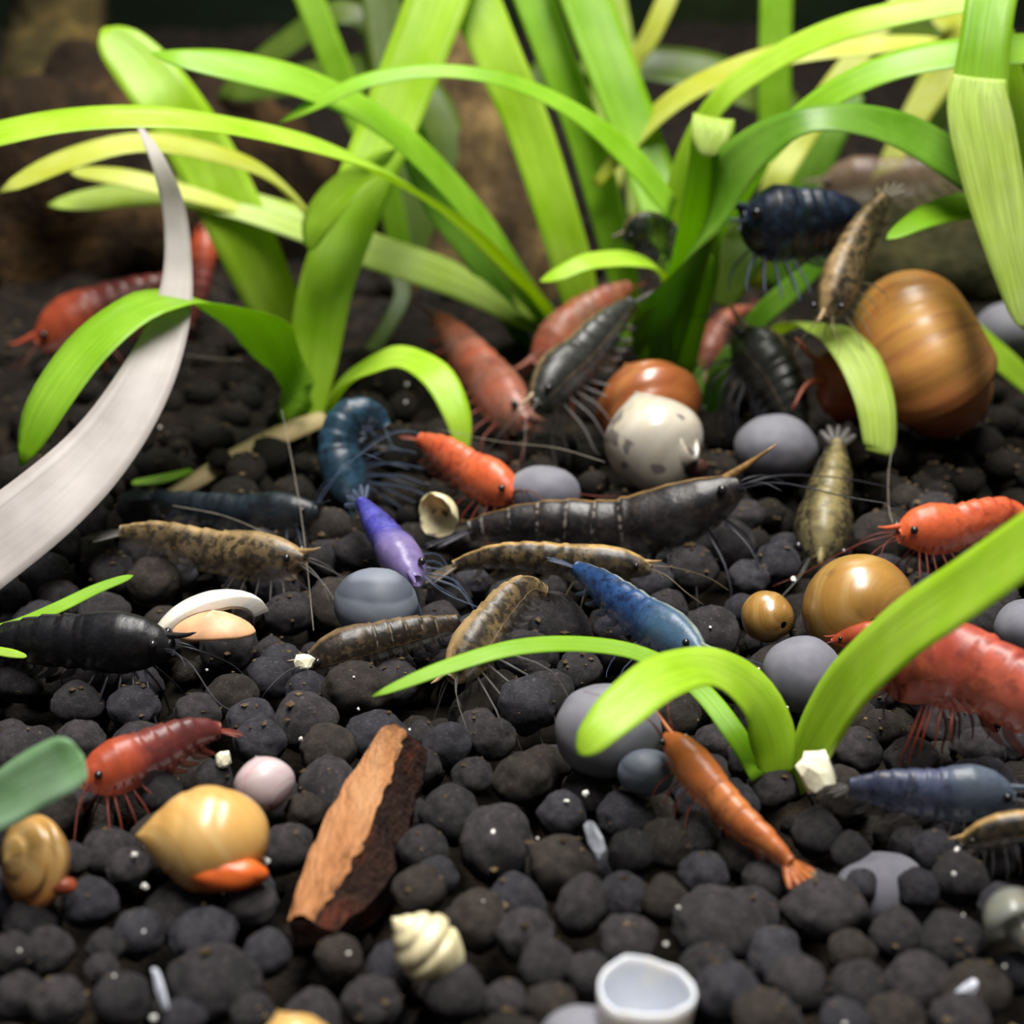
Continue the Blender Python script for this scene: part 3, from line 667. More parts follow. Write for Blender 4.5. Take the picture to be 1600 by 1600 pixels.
def chip(name, label, px, py, d, rx, ry, mat, seed, group=None, cat='chip', tilt=0.0):
    v, f = ico(2); r = random.Random(seed); c = P(px, py, d)
    v = np.sign(v)*np.abs(v)**.8
    s = np.array([1 + .35*noise.noise(Vector(x)*1.7 + Vector((seed, 2, 3))) for x in v]); v = v*s[:, None]
    ca, sa = math.cos(tilt), math.sin(tilt)
    ax = np.array([ca*RT + sa*UP, -sa*RT + ca*UP, -FW])
    W = c + (v*np.array([rx, ry, min(rx, ry)*.7])*d/FPX) @ ax
    o = obj(name, W, f, mat, loc=c - np.array([0, 0, ry*d/FPX]), smooth=False); return tag(o, label, cat, group)
CHIPM = plain('chip_cream', lin(250, 240, 205), .5); CHIPW = plain('chip_white', lin(206, 210, 222), .35); GRIT = plain('grit_white', lin(236, 232, 224), .2, spec=.7)
chip('shell_chip', 'cream chip standing at the foot of the foreground plant', 1276, 1206, D(1235)-.35, 27, 33, CHIPM, 3, tilt=.2)
chip('shell_chip', 'bluish white chip wedged between pellets below the pale boulder', 930, 1313, D(1330), 13, 30, CHIPW, 5, tilt=.35)
chip('shell_chip', 'thin white sliver leaning on the widest pellet at lower left', 250, 1545, D(1575), 7, 36, CHIPW, 8, tilt=.3)
chip('shell_chip', 'white splinter among the pellets at the lower right corner', 1512, 1545, D(1552), 20, 10, CHIPW, 11, tilt=.6)
chip('shell_chip', 'small pale pebble chip beside the red shrimp tail at left', 348, 1186, D(1196), 12, 13, CHIPM, 21)
chip('shell_chip', 'tiny yellow white chip at the bow of the mottled shrimp', 475, 1035, D(1045), 16, 12, CHIPM, 23)

# pale stones
def pebble(label, px, py, d, rx, ry, mat=PEBBLE, seed=1, free=True):
    v, f = lump(4, .06, 1.1, seed); c = P(px, py, d)
    W = c + (v*np.array([rx, ry, (rx+ry)/2])*d/FPX) @ CAMAX
    r = max(rx, ry)*d/FPX
    o = obj('grey_pebble', W, f, mat, loc=c - np.array([0, 0, ry*d/FPX])); OBST.append((c, r*(.95 if free else .45))); return tag(o, label, 'pebble')
pebble('grey rounded pebble between the red shrimp and the black one', 848, 772, D(800), 60, 46, seed=2)
pebble('striped bluish grey pebble under the head of the violet shrimp', 588, 948, D(985), 66, 62, STRIPED, 3)
pebble('largest pale grey pebble, under the tip of the foreground leaf', 948, 1142, D(1190), 84, 74, seed=4)
pebble('smooth pale grey pebble left of the long foreground blade', 1254, 1055, D(1090), 62, 60, seed=5)
pebble('blurred grey pebble near the rostrum of the long black shrimp', 1212, 700, D(730), 66, 52, seed=6)
pebble('buried pale pebble peeping out between pellets at lower right', 1380, 1394, D(1384)+.42, 74, 62, seed=7, free=False)
pebble('grey pebble at the right edge above the big red shrimp', 1606, 984, D(1010), 52, 48, seed=8)
pebble('grey pebble at the bottom edge beside the white broken shell', 908, 1622, D(1660), 66, 48, seed=9)
pebble('bluish pebble beside the orange shrimp', 1010, 1206, D(1232), 46, 36, STRIPED, 10)
pebble('dim grey pebble at the right rear beside the largest snail', 1580, 520, D(600)+1, 60, 50, seed=11)

# bark piece
def bark():
    s = catmull([(614, 1142, D(1215), 44), (592, 1190, D(1240), 60), (560, 1250, D(1290), 74), (530, 1320, D(1350), 82), (498, 1385, D(1400), 66), (470, 1440, D(1440), 40)], 40)
    top, side = [], []
    n = len(s); V, U, F = [], [], []; M = 10
    base = P(545, 1400, D(1400))
    for i, (a, b, d, w_) in enumerate(s):
        hw = w_*d/FPX*.5
        for k in range(M):
            x = -1 + 2*k/(M-1)
            e = (.42 if x > .7 else .16)*(noise.noise(Vector((i*.55, 2, 3))) - .2)*(1 if abs(x) > .7 else .3)
            p = P(a, b, d) + RT*hw*(x + (e if x > .5 else 0)) + np.array([0, 0, 1])*(.05*(1-x*x) + .03*noise.noise(Vector((i*.3, x*3, 7))))
            V.append(p); U.append((i/n, k/M))
    for i in range(n-1):
        for k in range(M-1):
            F.append((i*M+k, i*M+k+1, (i+1)*M+k+1, (i+1)*M+k))
    topg = (V, F, U)
    Vb, Fb, Ub = [], [], []
    for i, (a, b, d, w_) in enumerate(s):
        hw = w_*d/FPX*.5; c = P(a, b, d)
        dep = .18 + .42*math.sin(math.pi*min(1, (i+4)/n))
        pr = [c - RT*hw*.98 + np.array([0, 0, -.01]), c + RT*hw*.92 + np.array([0, 0, -.01]),
              c + RT*(hw*1.0 + .13 + .05*noise.noise(Vector((i*.3, 0, 5)))) + np.array([0, .02, -dep*.5]),
              c + RT*(hw*.9 + .10) + np.array([0, .02, -dep]), c - RT*hw*.7 + np.array([0, .02, -dep])]
        for k, p in enumerate(pr): Vb.append(p); Ub.append((i/n, k/5))
    for i in range(n-1):
        for k in range(5):
            k2 = (k+1) % 5; Fb.append((i*5+k, i*5+k2, (i+1)*5+k2, (i+1)*5+k))
    Fb.append((4, 3, 2, 1, 0)); Fb.append(tuple((n-1)*5+k for k in range(5)))
    r = thing('bark_piece', 'broken bark piece with a tan top and dark broken side, in the foreground', 'wood', base)
    obj('core', Vb, Fb, wood_mat('bark_dark', lin(32, 25, 24), lin(56, 38, 32), lin(112, 56, 36), 2.5, (1, 1, 1)), r, uvs=Ub, smooth=False)
    obj('outer_face', *topg[:2], wood_mat('bark_tan', lin(150, 96, 58), lin(192, 134, 90), lin(206, 158, 116), 1.6, (3, .6, 1)), r, uvs=topg[2])
    for i in range(4, 36, 4): OBST.append((P(s[i, 0]+20, s[i, 1]+30, s[i, 2]), .26))
bark()

# ------------------------------------------------------------------ shrimp
PT = np.array([0, .05, .12, .22, .32, .40, .52, .62, .72, .80, .88, .94])
PH = np.array([.28, .56, .82, 1.0, .99, .88, .84, .76, .63, .48, .34, .26])
def shrimp(label, spine, h_px, dorsal, mat, limb, legs=True, ant=1.0, tailw=1.0, width=.72, rost=.20, legdir=None, feel=None, eye=True, leglen=1.0, swim=True, fan=True, name='shrimp'):
    """spine: (px, py, depth) rows from the front of the head to the end of the tail fan; dorsal: direction of the back (right, up, towards viewer)"""
    s = catmull(spine, 72); C = np.array([P(*r) for r in s]); seglen = np.linalg.norm(np.diff(C, axis=0), axis=1)
    t = np.concatenate([[0], np.cumsum(seglen)]); L = t[-1]; t = t/L
    dm = float(np.mean(s[:, 2])); H = h_px*dm/FPX
    dv = cv(*dorsal)
    T = np.gradient(C, axis=0); T = T/np.linalg.norm(T, axis=1)[:, None]
    # dorsal direction turns with the bend of the spine
    Dd = []; ref = dv - T[len(T)//2]*np.dot(dv, T[len(T)//2]); ref = nrm(ref)
    mid = len(T)//2; frames = [None]*len(T); frames[mid] = ref
    for i in range(mid+1, len(T)): r = frames[i-1]; frames[i] = nrm(r - T[i]*np.dot(r, T[i]))
    for i in range(mid-1, -1, -1): r = frames[i+1]; frames[i] = nrm(r - T[i]*np.dot(r, T[i]))
    Dd = np.array(frames); Lt = np.cross(T, Dd)
    base = C[int(len(C)*.3)] - np.array([0, 0, H*.5])
    root = thing(name, label, 'shrimp', base)
    at = lambda q: int(np.clip(np.searchsorted(t, q), 0, len(t)-1))
    V, F, U = [], [], []; S = 18
    keep = [i for i in range(len(t)) if t[i] <= .90]
    for i in keep:
        hh = np.interp(t[i], PT, PH)*H*.5
        if t[i] > .38:                           # overlapping rings of the abdomen
            fr = ((t[i]-.40)/.088) % 1.0; hh *= 1 + .09*fr - .03
        wd = hh*(width + (.06 if t[i] < .36 else 0))
        for k in range(S):
            a = 2*math.pi*k/S; y = math.sin(a); x = math.cos(a)
            yy = y if y > 0 else y*(.95)
            flat = 1.0 if y > -.2 else (1 - .12*(-y))
            V.append(C[i] + Dd[i]*hh*yy + Lt[i]*wd*x*flat); U.append((t[i], k/S))
    n = len(keep)
    for i in range(n-1):
        for k in range(S):
            k2 = (k+1) % S; F.append((i*S+k, i*S+k2, (i+1)*S+k2, (i+1)*S+k))
    F.append(tuple(range(S))); F.append(tuple((n-1)*S+k for k in range(S))[::-1])
    hd, hl, ht = Dd[0], Lt[0], -T[0]
    # rostrum grows from the front of the carapace
    if rost:
        b = C[at(.05)] + Dd[at(.05)]*H*.16
        rp = [b - ht*H*.10, b + ht*H*.35 + hd*H*.05, b + ht*H*(.30 + rost*1.25) + hd*H*.12]
        g = tube(catmull(rp, 8), np.linspace(.085*H*(1.2 if rost > .5 else .8), .010*H, 8), 8)
        o_ = len(V); V += g[0]; U += [(0.02, .25)]*len(g[0]); F += [tuple(q+o_ for q in f_) for f_ in g[1]]
    obj('body', V, F, mat, root, uvs=U)
    if fan:
        e = keep[-1]; c = C[e]; td = T[e]; V, F, U = [], [], []; ln = L*.14
        for an, le, wi in ((0, 1.0, .16), (.35, 1.0, .20), (-.35, 1.0, .20), (.72, .88, .22), (-.72, .88, .22)):
            dr = nrm(td*math.cos(an*tailw) + Lt[e]*math.sin(an*tailw)); sd = nrm(np.cross(Dd[e], dr)); o_ = len(V); rows = 8
            for i in range(rows):
                q = i/(rows-1); wv = wi*ln*math.sin(math.pi*(.12 + .80*q))**.6
                cc = c - td*ln*.10 + dr*ln*le*1.15*q - Dd[e]*ln*.10*q*q
                for x, z in ((-1, 0), (0, .03), (1, 0), (0, -.03)):
                    V.append(cc + sd*wv*x + Dd[e]*z*ln); U.append((.95, .5))
            for i in range(rows-1):
                for k in range(4):
                    k2 = (k+1) % 4; F.append((o_+i*4+k, o_+i*4+k2, o_+(i+1)*4+k2, o_+(i+1)*4+k))
            F.append((o_, o_+1, o_+2, o_+3)); F.append((o_+(rows-1)*4+3, o_+(rows-1)*4+2, o_+(rows-1)*4+1, o_+(rows-1)*4))
        obj('tail_fan', V, F, limb if fan != 'body' else mat, root, uvs=U)
    if eye:
        for sg in (-1, 1):
            i = at(.06); ec = C[i] + Dd[i]*H*.12 + Lt[i]*sg*H*.30*width*1.35 + ht*H*.03
            v, f = ico(2); obj('eye', ec + v*H*.075, f, EYE, root)
    r = random.Random(int(spine[0][0]*7 + spine[0][1]))
    down = np.array([0, 0, -1.0]) if legdir is None else cv(*legdir)
    if legs:
        for sg in (-1, 1):
            for k in range(5):
                i = at(.10 + .055*k); o_ = C[i] - Dd[i]*H*.36 + Lt[i]*sg*H*.14
                fwd = ht*(.45 - .22*k); ll = H*leglen*(.85 + .25*r.random())
                k1 = o_ + (down*.25 - Dd[i]*.35 + Lt[i]*sg*.45 + fwd*.7)*ll*.75
                k2 = k1 + (down*.65 + Lt[i]*sg*.15 + fwd*.5)*ll*.6
                k3 = k2 + (down*.45 - fwd*.2 + Lt[i]*sg*.05)*ll*.35
                g = tube(catmull([o_, k1, k2, k3], 9), np.linspace(.026*H, .009*H, 9), 5)
                obj('leg', g[0], g[1], limb, root, uvs=g[2])
    if swim:
        for k in range(5):
            i = at(.44 + .08*k); o_ = C[i] - Dd[i]*np.interp(t[i], PT, PH)*H*.42
            p = [o_, o_ + (-Dd[i]*.8 + T[i]*.45)*H*.16, o_ + (-Dd[i]*.8 + T[i]*1.0)*H*.30]
            g = tube(catmull(p, 6), np.array([.05, .07, .075, .06, .045, .015])*H, 6)
            obj('swimmeret', g[0], g[1], limb, root, uvs=g[2])
    if ant:
        for sg in (-1, 1):
            b = C[at(.03)] + Lt[0]*sg*H*.12
            for long_ in (0, 1):
                le = L*(.30 + .55*long_)*ant*(.8 + .4*r.random())
                q = ht if feel is None else cv(*feel)
                p = [b, b + (q*.30 + Dd[0]*(.12 - .10*long_) + Lt[0]*sg*.08)*le, b + (q*.65 + Lt[0]*sg*(.2 + .1*long_) + Dd[0]*(.1 - .2*long_))*le,
                     b + (q*.9 + Lt[0]*sg*.35 - Dd[0]*(.1 + .3*long_*r.random()))*le]
                rr = max(.006, .018*H)
                g = tube(catmull(p, 14), np.linspace(rr, rr*.4, 14), 4)
                obj('antenna', g[0], g[1], limb, root, uvs=g[2])
    for q in range(0, len(keep), 10):
        OBST.append((C[q] - np.array([0, 0, .02]), np.interp(t[q], PT, PH)*H*.42))
    return root

L_red = plain('limb_red', lin(120, 54, 42), .4, .55); L_clear = plain('limb_clear', lin(100, 96, 94), .3, .4); L_dark = plain('limb_dark', lin(50, 50, 58), .35, .6)
L_blue = plain('limb_blue', lin(70, 82, 104), .35, .5); L_tan = plain('limb_tan', lin(120, 108, 84), .35, .5)
M_red = shrimp_mat('shrimp_red', lin(192, 80, 46), lin(216, 112, 72), lin(136, 52, 38), .6, 4.0, .92, head=lin(212, 96, 52))
M_red2 = shrimp_mat('shrimp_deep_red', lin(150, 60, 46), lin(196, 98, 76), lin(108, 46, 40), .5, 2.6, .9)
M_red3 = shrimp_mat('shrimp_dull_red', lin(96, 44, 42), lin(138, 62, 52), lin(78, 38, 40), .5, 2.6, .85, head=lin(192, 84, 50))
M_org = shrimp_mat('shrimp_orange', lin(164, 84, 40), lin(192, 116, 62), lin(124, 66, 46), .6, 3.6, .9, head=lin(190, 108, 48))
M_pinkc = shrimp_mat('shrimp_faded_pink', lin(178, 90, 62), lin(140, 104, 92), lin(112, 56, 46), .5, 1.8, .72)
M_blk = shrimp_mat('shrimp_black', lin(17, 15, 19), lin(32, 27, 28), lin(60, 52, 46), .5, 5.0, 1.0, dorsal=lin(150, 112, 62), dwidth=.04, band=lin(180, 172, 160), bfac=.5)
M_blk2 = shrimp_mat('shrimp_jet', lin(12, 12, 15), lin(22, 21, 25), lin(40, 36, 36), .4, 5.0, 1.0, belly=1.0)
M_mot = shrimp_mat('shrimp_mottled', lin(40, 34, 27), lin(100, 84, 56), lin(20, 17, 15), .85, 5.0, .95, dorsal=lin(184, 148, 88), dwidth=.09, thr=.47, belly=.7)
M_tan = shrimp_mat('shrimp_tan', lin(70, 58, 40), lin(140, 118, 80), lin(30, 26, 21), .85, 4.5, .85, dorsal=lin(168, 140, 96), dwidth=.10, thr=.46, belly=.45)
M_drk = shrimp_mat('shrimp_dark_mottled', lin(28, 24, 20), lin(54, 43, 32), lin(100, 82, 58), .5, 5.0, .92, dorsal=lin(118, 96, 66), dwidth=.06, band=lin(170, 160, 140), bfac=.5)
M_tea = shrimp_mat('shrimp_teal', lin(20, 44, 60), lin(50, 84, 104), lin(14, 22, 32), .7, 3.5, .85)
M_vio = shrimp_mat('shrimp_violet', lin(44, 46, 138), lin(84, 80, 168), lin(24, 24, 80), .5, 5.0, .92, head=lin(128, 112, 152))
M_blu = shrimp_mat('shrimp_blue', lin(20, 46, 90), lin(46, 80, 128), lin(14, 22, 42), .7, 5.0, .92, dorsal=lin(140, 146, 136), dwidth=.05, head=lin(64, 92, 112))
M_nvy = shrimp_mat('shrimp_navy', lin(12, 14, 28), lin(24, 34, 60), lin(60, 80, 108), .45, 3.5, 1.0, belly=1.0)
M_gry = shrimp_mat('shrimp_dark_grey', lin(26, 29, 29), lin(50, 51, 48), lin(18, 18, 19), .7, 5.0, .9, dorsal=lin(140, 118, 86), dwidth=.06, band=lin(16, 16, 16), bfac=.9)
M_slt = shrimp_mat('shrimp_slate_blue', lin(58, 64, 94), lin(92, 100, 130), lin(38, 38, 48), .65, 4.0, .8, band=lin(130, 132, 150), bfac=.6, head=lin(92, 104, 118), belly=.65)
M_blu2 = shrimp_mat('shrimp_dark_teal', lin(20, 26, 32), lin(38, 50, 60), lin(16, 17, 20), .7, 4.0, .8)
M_ghost = shrimp_mat('shrimp_pale_brown', lin(120, 94, 76), lin(140, 118, 96), lin(88, 72, 62), .5, 2.5, .5)

def flat(pts, d0, d1):
    n = len(pts); return [(a, b, d0 + (d1-d0)*i/(n-1)) for i, (a, b) in enumerate(pts)]

shrimp('bright red shrimp at right facing left, above the golden snail', flat([(1404, 838), (1440, 828), (1490, 826), (1540, 810), (1578, 802), (1622, 826)], 13.3, 13.6), 84, (.05, 1, .15), M_red, L_red, feel=(-1, -.4, .3))
shrimp('big blurred deep red shrimp entering at the right edge behind the long blade', flat([(1395, 1080), (1450, 1042), (1520, 1050), (1600, 1088), (1690, 1130), (1800, 1200)], 10.6, 9.4), 150, (.2, 1, .35), M_red2, L_red, ant=.5, rost=.2, leglen=.6)
shrimp('deep purplish red shrimp lying along the golden snail, half behind the blade', flat([(1300, 1003), (1340, 994), (1390, 990), (1440, 988), (1490, 1000), (1550, 1010)], 11.9, 11.6), 44, (0, 1, .2), M_red3, L_red, ant=.4, legs=False)
shrimp('dull red shrimp at left, head down beside the green leaf tip', flat([(128, 1222), (165, 1206), (210, 1188), (260, 1166), (310, 1145), (368, 1142)], 9.9, 10.5), 92, (-.2, 1, .3), M_red3, L_red, feel=(-.6, -1, .3), ant=.6)
shrimp('slender orange shrimp diving below the foreground plant, its tail fan on the pellets', flat([(1040, 1150), (1070, 1185), (1110, 1232), (1155, 1282), (1205, 1322), (1262, 1378)], 10.0, 9.25), 80, (.45, .5, .75), M_org, L_red, legs=True, leglen=.6, legdir=(-.3, -1, 0), feel=(-.5, .9, .1), ant=.5, rost=.3, fan='body')
shrimp('red shrimp in the centre tucked under the small hooked leaf', flat([(806, 776), (775, 758), (735, 738), (700, 712), (670, 694), (636, 680)], 14.4, 15.2), 76, (.35, .9, .35), M_red, L_red, feel=(1, .1, .4), ant=.7)
shrimp('blurred orange-red shrimp with a faded waist, head down behind the hooked leaf', flat([(822, 662), (790, 630), (760, 590), (728, 552), (700, 515), (660, 478)], 16.6, 18.4), 84, (.8, .5, .3), M_pinkc, L_red, ant=.5)
shrimp('teal blue shrimp hanging nose down at the foot of the left plant', flat([(560, 790), (540, 740), (530, 690), (548, 650), (585, 648), (612, 690)], 15.2, 15.4), 74, (-1, .1, .3), M_tea, L_blue, legdir=(1, -.25, .2), leglen=1.4, feel=(.2, -1, .2), ant=.5)
shrimp('violet shrimp climbing head down onto the striped pebble', flat([(652, 908), (634, 882), (614, 852), (596, 828), (578, 802), (552, 768)], 12.5, 13.6), 84, (-.45, .45, .75), M_vio, L_blue, legdir=(.5, -1, .1), feel=(.6, -.8, .2), ant=.7)
shrimp('bright blue shrimp in the centre pointing down right, above the foreground leaf', flat([(1098, 1026), (1058, 1000), (1008, 968), (962, 934), (925, 904), (872, 872)], 11.2, 12.5), 80, (.55, .75, .35), M_blu, L_blue, legdir=(-.2, -1, 0), feel=(1, -.1, .3), ant=.5)
shrimp('long black shrimp with a gilded back and straight rostrum across the centre', flat([(1160, 756), (1100, 788), (1030, 814), (950, 826), (860, 820), (770, 824), (680, 842)], 13.6, 14.0), 104, (.05, 1, .2), M_blk, L_dark, rost=.55, feel=(1, .15, .2), ant=.6, legdir=(.1, -1, .1))
shrimp('mottled shrimp with gold-edged back, lying just under the long black one', flat([(1018, 890), (970, 882), (910, 880), (840, 872), (760, 872), (672, 898)], 12.7, 13.0), 62, (.05, 1, .3), M_mot, L_tan, ant=.4)
shrimp('dark speckled shrimp left of centre under the striped pebble', flat([(478, 1042), (525, 1022), (585, 1006), (640, 992), (690, 980), (744, 962)], 11.7, 12.1), 78, (-.1, 1, .3), M_drk, L_dark, feel=(-1, -.1, .3), ant=.5)
shrimp('tan mottled shrimp reaching over the thin foreground leaf with legs spread', flat([(704, 1062), (735, 1020), (768, 976), (800, 938), (828, 920), (874, 936)], 11.2, 11.9), 82, (-.7, .6, .45), M_tan, L_clear, leglen=1.7, legdir=(.25, -1, 0), feel=(-.2, -1, .3), ant=.6)
shrimp('tan spotted shrimp at left facing right, above the broken shell crescent', flat([(478, 876), (430, 872), (375, 868), (310, 858), (240, 838), (150, 832)], 12.9, 13.4), 82, (.05, 1, .3), M_tan, L_clear, leglen=1.0, feel=(.9, -.6, .2), ant=.7)
shrimp('jet black shrimp at the left edge with legs splayed over the pellets', flat([(270, 1012), (215, 1006), (150, 1004), (80, 1002), (10, 1004), (-80, 1012)], 11.4, 11.6), 104, (0, 1, .25), M_blk2, L_dark, leglen=1.1, feel=(1, -.35, .3), ant=.5)
shrimp('dark teal-black shrimp lying behind the tan spotted one at left', flat([(500, 800), (440, 800), (390, 802), (330, 796), (270, 784), (205, 768)], 14.1, 14.6), 66, (.05, 1, .3), M_blu2, L_blue, leglen=1.2, feel=(.6, .8, .2), ant=.8)
shrimp('dark grey ringed shrimp climbing head down left of the brown snail', flat([(838, 634), (872, 592), (908, 560), (940, 524), (968, 492), (1008, 458)], 15.7, 16.9), 84, (-.7, .6, .35), M_gry, L_clear, feel=(-.7, -.7, .3), legdir=(.6, -1, .1), ant=.5)
shrimp('navy blue shrimp curled high among the blades at upper right', flat([(1158, 346), (1195, 350), (1240, 350), (1290, 345), (1325, 352), (1345, 400)], 16.0, 16.2), 124, (0, 1, .25), M_nvy, L_blue, legdir=(.1, -1, .2), ant=.3, rost=.1, leglen=.55)
shrimp('tan speckled shrimp hanging head down beside the navy one', flat([(1290, 500), (1310, 450), (1330, 400), (1352, 358), (1374, 326), (1395, 288)], 15.2, 15.9), 80, (-.6, .3, .8), M_tan, L_tan, legdir=(.4, -1, .2), ant=.3, rost=.1, leglen=.6)
shrimp('greyish tan shrimp seen from behind, below the curled leaf', flat([(1280, 880), (1284, 840), (1290, 800), (1298, 760), (1304, 720), (1310, 668)], 13.7, 14.9), 104, (-.1, .5, .9), shrimp_mat('shrimp_olive', lin(70, 64, 46), lin(130, 118, 78), lin(36, 33, 27), .85, 4.5, .7, dorsal=lin(150, 136, 88), dwidth=.10, thr=.46, belly=.5), L_clear, legdir=(0, -1, .2), ant=.6, width=.8, rost=.05)
shrimp('blackish green shrimp in the shade right of the dark plant', flat([(1150, 520), (1185, 556), (1210, 590), (1230, 630), (1245, 665), (1262, 700)], 16.8, 16.4), 96, (.6, .6, .3), M_gry, L_dark, ant=.4)
shrimp('slate blue translucent shrimp at lower right lying level on the pellets', flat([(1585, 1246), (1530, 1240), (1475, 1242), (1420, 1238), (1365, 1232), (1296, 1230)], 9.75, 9.9), 96, (0, 1, .3), M_slt, L_clear, ant=.5, leglen=.8)
shrimp('mottled shrimp cut by the right edge below the slate blue one', flat([(1500, 1318), (1545, 1302), (1600, 1292), (1660, 1290), (1720, 1290), (1800, 1300)], 9.4, 9.3), 58, (0, 1, .3), M_mot, L_clear, ant=.3)
shrimp('ghostly pale brown shrimp at the top right behind the arching leaf', flat([(1280, 296), (1330, 284), (1380, 282), (1430, 276), (1480, 262), (1540, 256)], 20.5, 20.0), 78, (0, 1, .3), M_ghost, L_tan, ant=.3, legs=False)
shrimp('faded red shrimp out of focus at the left rear behind the arching leaf', flat([(60, 540), (105, 510), (150, 490), (200, 472), (250, 452), (310, 420)], 19.4, 19.8), 92, (-.3, 1, .3), M_red3, L_red, ant=.3, rost=.2)
shrimp('brick red shrimp behind the whitish dead leaf, mostly hidden', flat([(318, 350), (316, 385), (312, 420), (308, 455), (300, 490), (290, 530)], 20.6, 20.3), 52, (.8, .2, .3), M_red3, L_red, ant=0, legs=False)
shrimp('pinkish orange shrimp blurred behind the dark grey ringed one', flat([(838, 575), (870, 545), (900, 510), (935, 485), (965, 462), (1005, 440)], 18.4, 19.0), 88, (-.6, .7, .3), M_pinkc, L_red, ant=.3)
shrimp('small blackish shrimp between the small yellow-tipped leaf and dark plant', flat([(975, 375), (1000, 362), (1025, 360), (1045, 375), (1055, 400), (1062, 430)], 17.6, 17.8), 60, (.2, 1, .3), M_gry, L_dark, ant=.2, rost=.1)
shrimp('orange shrimp behind the dark plant, only a patch visible', flat([(1095, 590), (1100, 565), (1108, 540), (1120, 515), (1150, 490), (1190, 480)], 18.6, 19.2), 62, (.5, .6, .3), M_pinkc, L_red, ant=0, legs=False)

# ------------------------------------------------------------------ soil pellets
# the pellets that can be told apart in the photograph: x, y, half width, half height
EXP = [(216,1459,40,40),(166,1482,30,30),(200,1358,34,34),(140,1412,44,38),(75,1487,40,36),(92,1567,44,42),(190,1564,47,46),(335,1536,74,56),(318,1462,56,40),
 (290,1402,66,42),(30,1557,42,38),(390,1414,46,38),(160,1515,28,26),(285,1592,36,30),(395,1587,38,34),(85,1272,42,38),(335,1216,32,28),(250,1238,36,32),(170,1334,42,38),
 (704,1274,47,47),(777,1322,58,64),(746,1440,50,48),(805,1412,48,46),(822,1462,46,44),(816,1218,46,42),(879,1358,56,52),(450,1326,38,40),(476,1268,32,30),(512,1172,44,40),
 (476,1127,50,46),(560,1076,56,44),(612,1052,44,38),(590,1152,52,40),(712,1548,48,48),(582,1568,48,44),(527,1490,38,36),(788,1568,38,36),(655,1394,42,40),(660,1327,40,38),(684,1372,34,32),
 (417,1492,37,38),(983,1262,48,38),(878,1275,38,38),(922,1212,42,38),(985,1333,38,36),(910,1418,40,52),(975,1402,40,40),(1040,1407,38,38),(980,1472,46,42),(1123,1448,74,54),
 (855,1509,46,46),(860,1578,44,42),(920,1527,38,40),(1100,1368,40,38),(1040,1320,42,40),(1107,1513,44,40),(1137,1552,54,48),(1205,1492,46,44),(1230,1527,42,40),(1190,1592,46,40),
 (1160,1331,40,38),(1195,1372,38,34),(1290,1421,66,48),(1170,1432,56,46),(1330,1488,38,34),(1403,1461,44,42),(1487,1471,52,46),(1434,1390,32,34),(1344,1384,26,28),(1499,1371,44,42),
 (1243,1541,48,46),(1340,1547,48,46),(1435,1537,54,48),(1525,1547,54,44),(1590,1516,34,34),(1207,1592,46,40),(1320,1600,42,38),(1400,1592,46,40),(1500,1596,48,42),(1276,1302,40,40),
 (1330,1332,32,32),(1550,1337,42,40),(1208,1228,40,34),(1340,1174,40,36),(1425,1187,42,36),(1530,1174,42,36),(1570,1420,40,38),(875,976,48,44),(855,1090,44,44),(820,1102,46,44),
 (1080,890,42,42),(1040,952,34,30),(1110,992,48,46),(1137,852,44,40),(905,1050,36,32),(377,1026,40,38),(363,1088,42,36),(391,1127,38,34),(408,1159,42,36),(310,1117,38,34),
 (70,902,42,38),(175,897,38,34),(240,907,42,38),(281,899,28,28),(127,1159,40,34),(30,1177,48,40),(28,1062,42,36),(120,1100,40,34),(210,1105,42,34),(1090,1305,38,36),(1460,1330,36,32),(1420,1320,34,30),
 (640,1250,30,30),(740,1215,34,32),(700,1165,40,36),(770,1155,38,34),(655,1200,36,32),(1330,1120,40,36),(1150,1062,40,36),(1190,1120,38,34),(1060,1120,36,34),(1380,1140,36,30),
 (20,1490,36,34),(50,1430,44,40),(110,1345,30,28),(1020,910,34,30),(960,1020,34,30),(1170,905,34,30),(920,905,34,30),(700,930,36,32),(450,960,38,34),(420,1060,38,34),(480,1075,34,30)]
E = []
for (a, b, rx, ry) in EXP:
    z0 = -0.12; c = G(a, b, z0); d = D(b, z0)
    E.append([c, rx*d/FPX, ry*d/FPX, d, nrm(c - C0)])
# settle along the viewing direction so that no two share the same space
for it in range(40):
    for i in range(len(E)):
        ri = (E[i][1]+E[i][2])/2
        for (oc, orad) in OBST:
            dv = E[i][0]-oc; dist = np.linalg.norm(dv); ov = ri*.92+orad*.9 - dist
            if ov > 0: E[i][0] = E[i][0] + nrm(dv*np.array([.4, .6, .6]))*min(ov, .03)*.6 - np.array([0, 0, .004])
        for j in range(i):
            rj = (E[j][1]+E[j][2])/2
            dv = E[i][0]-E[j][0]; dist = np.linalg.norm(dv); ov = (ri+rj)*.90 - dist
            if ov > 0:
                sg = 1 if np.dot(dv, FW) > 0 else -1
                E[i][0] = E[i][0] + E[i][4]*sg*ov*.3; E[j][0] = E[j][0] - E[j][4]*sg*ov*.3
VAR = []
for k in range(9):
    v, f = lump(4, .15, 1.35, k+20, .035)
    for mi in range(3):
        VAR.append((mesh('soil_pellet', v, f, PELLET[mi]), mi))
PLABEL = 'ordinary dark round soil pellet among the many alike in the bed'
PGROUP = 'dark soil pellets of the bed'
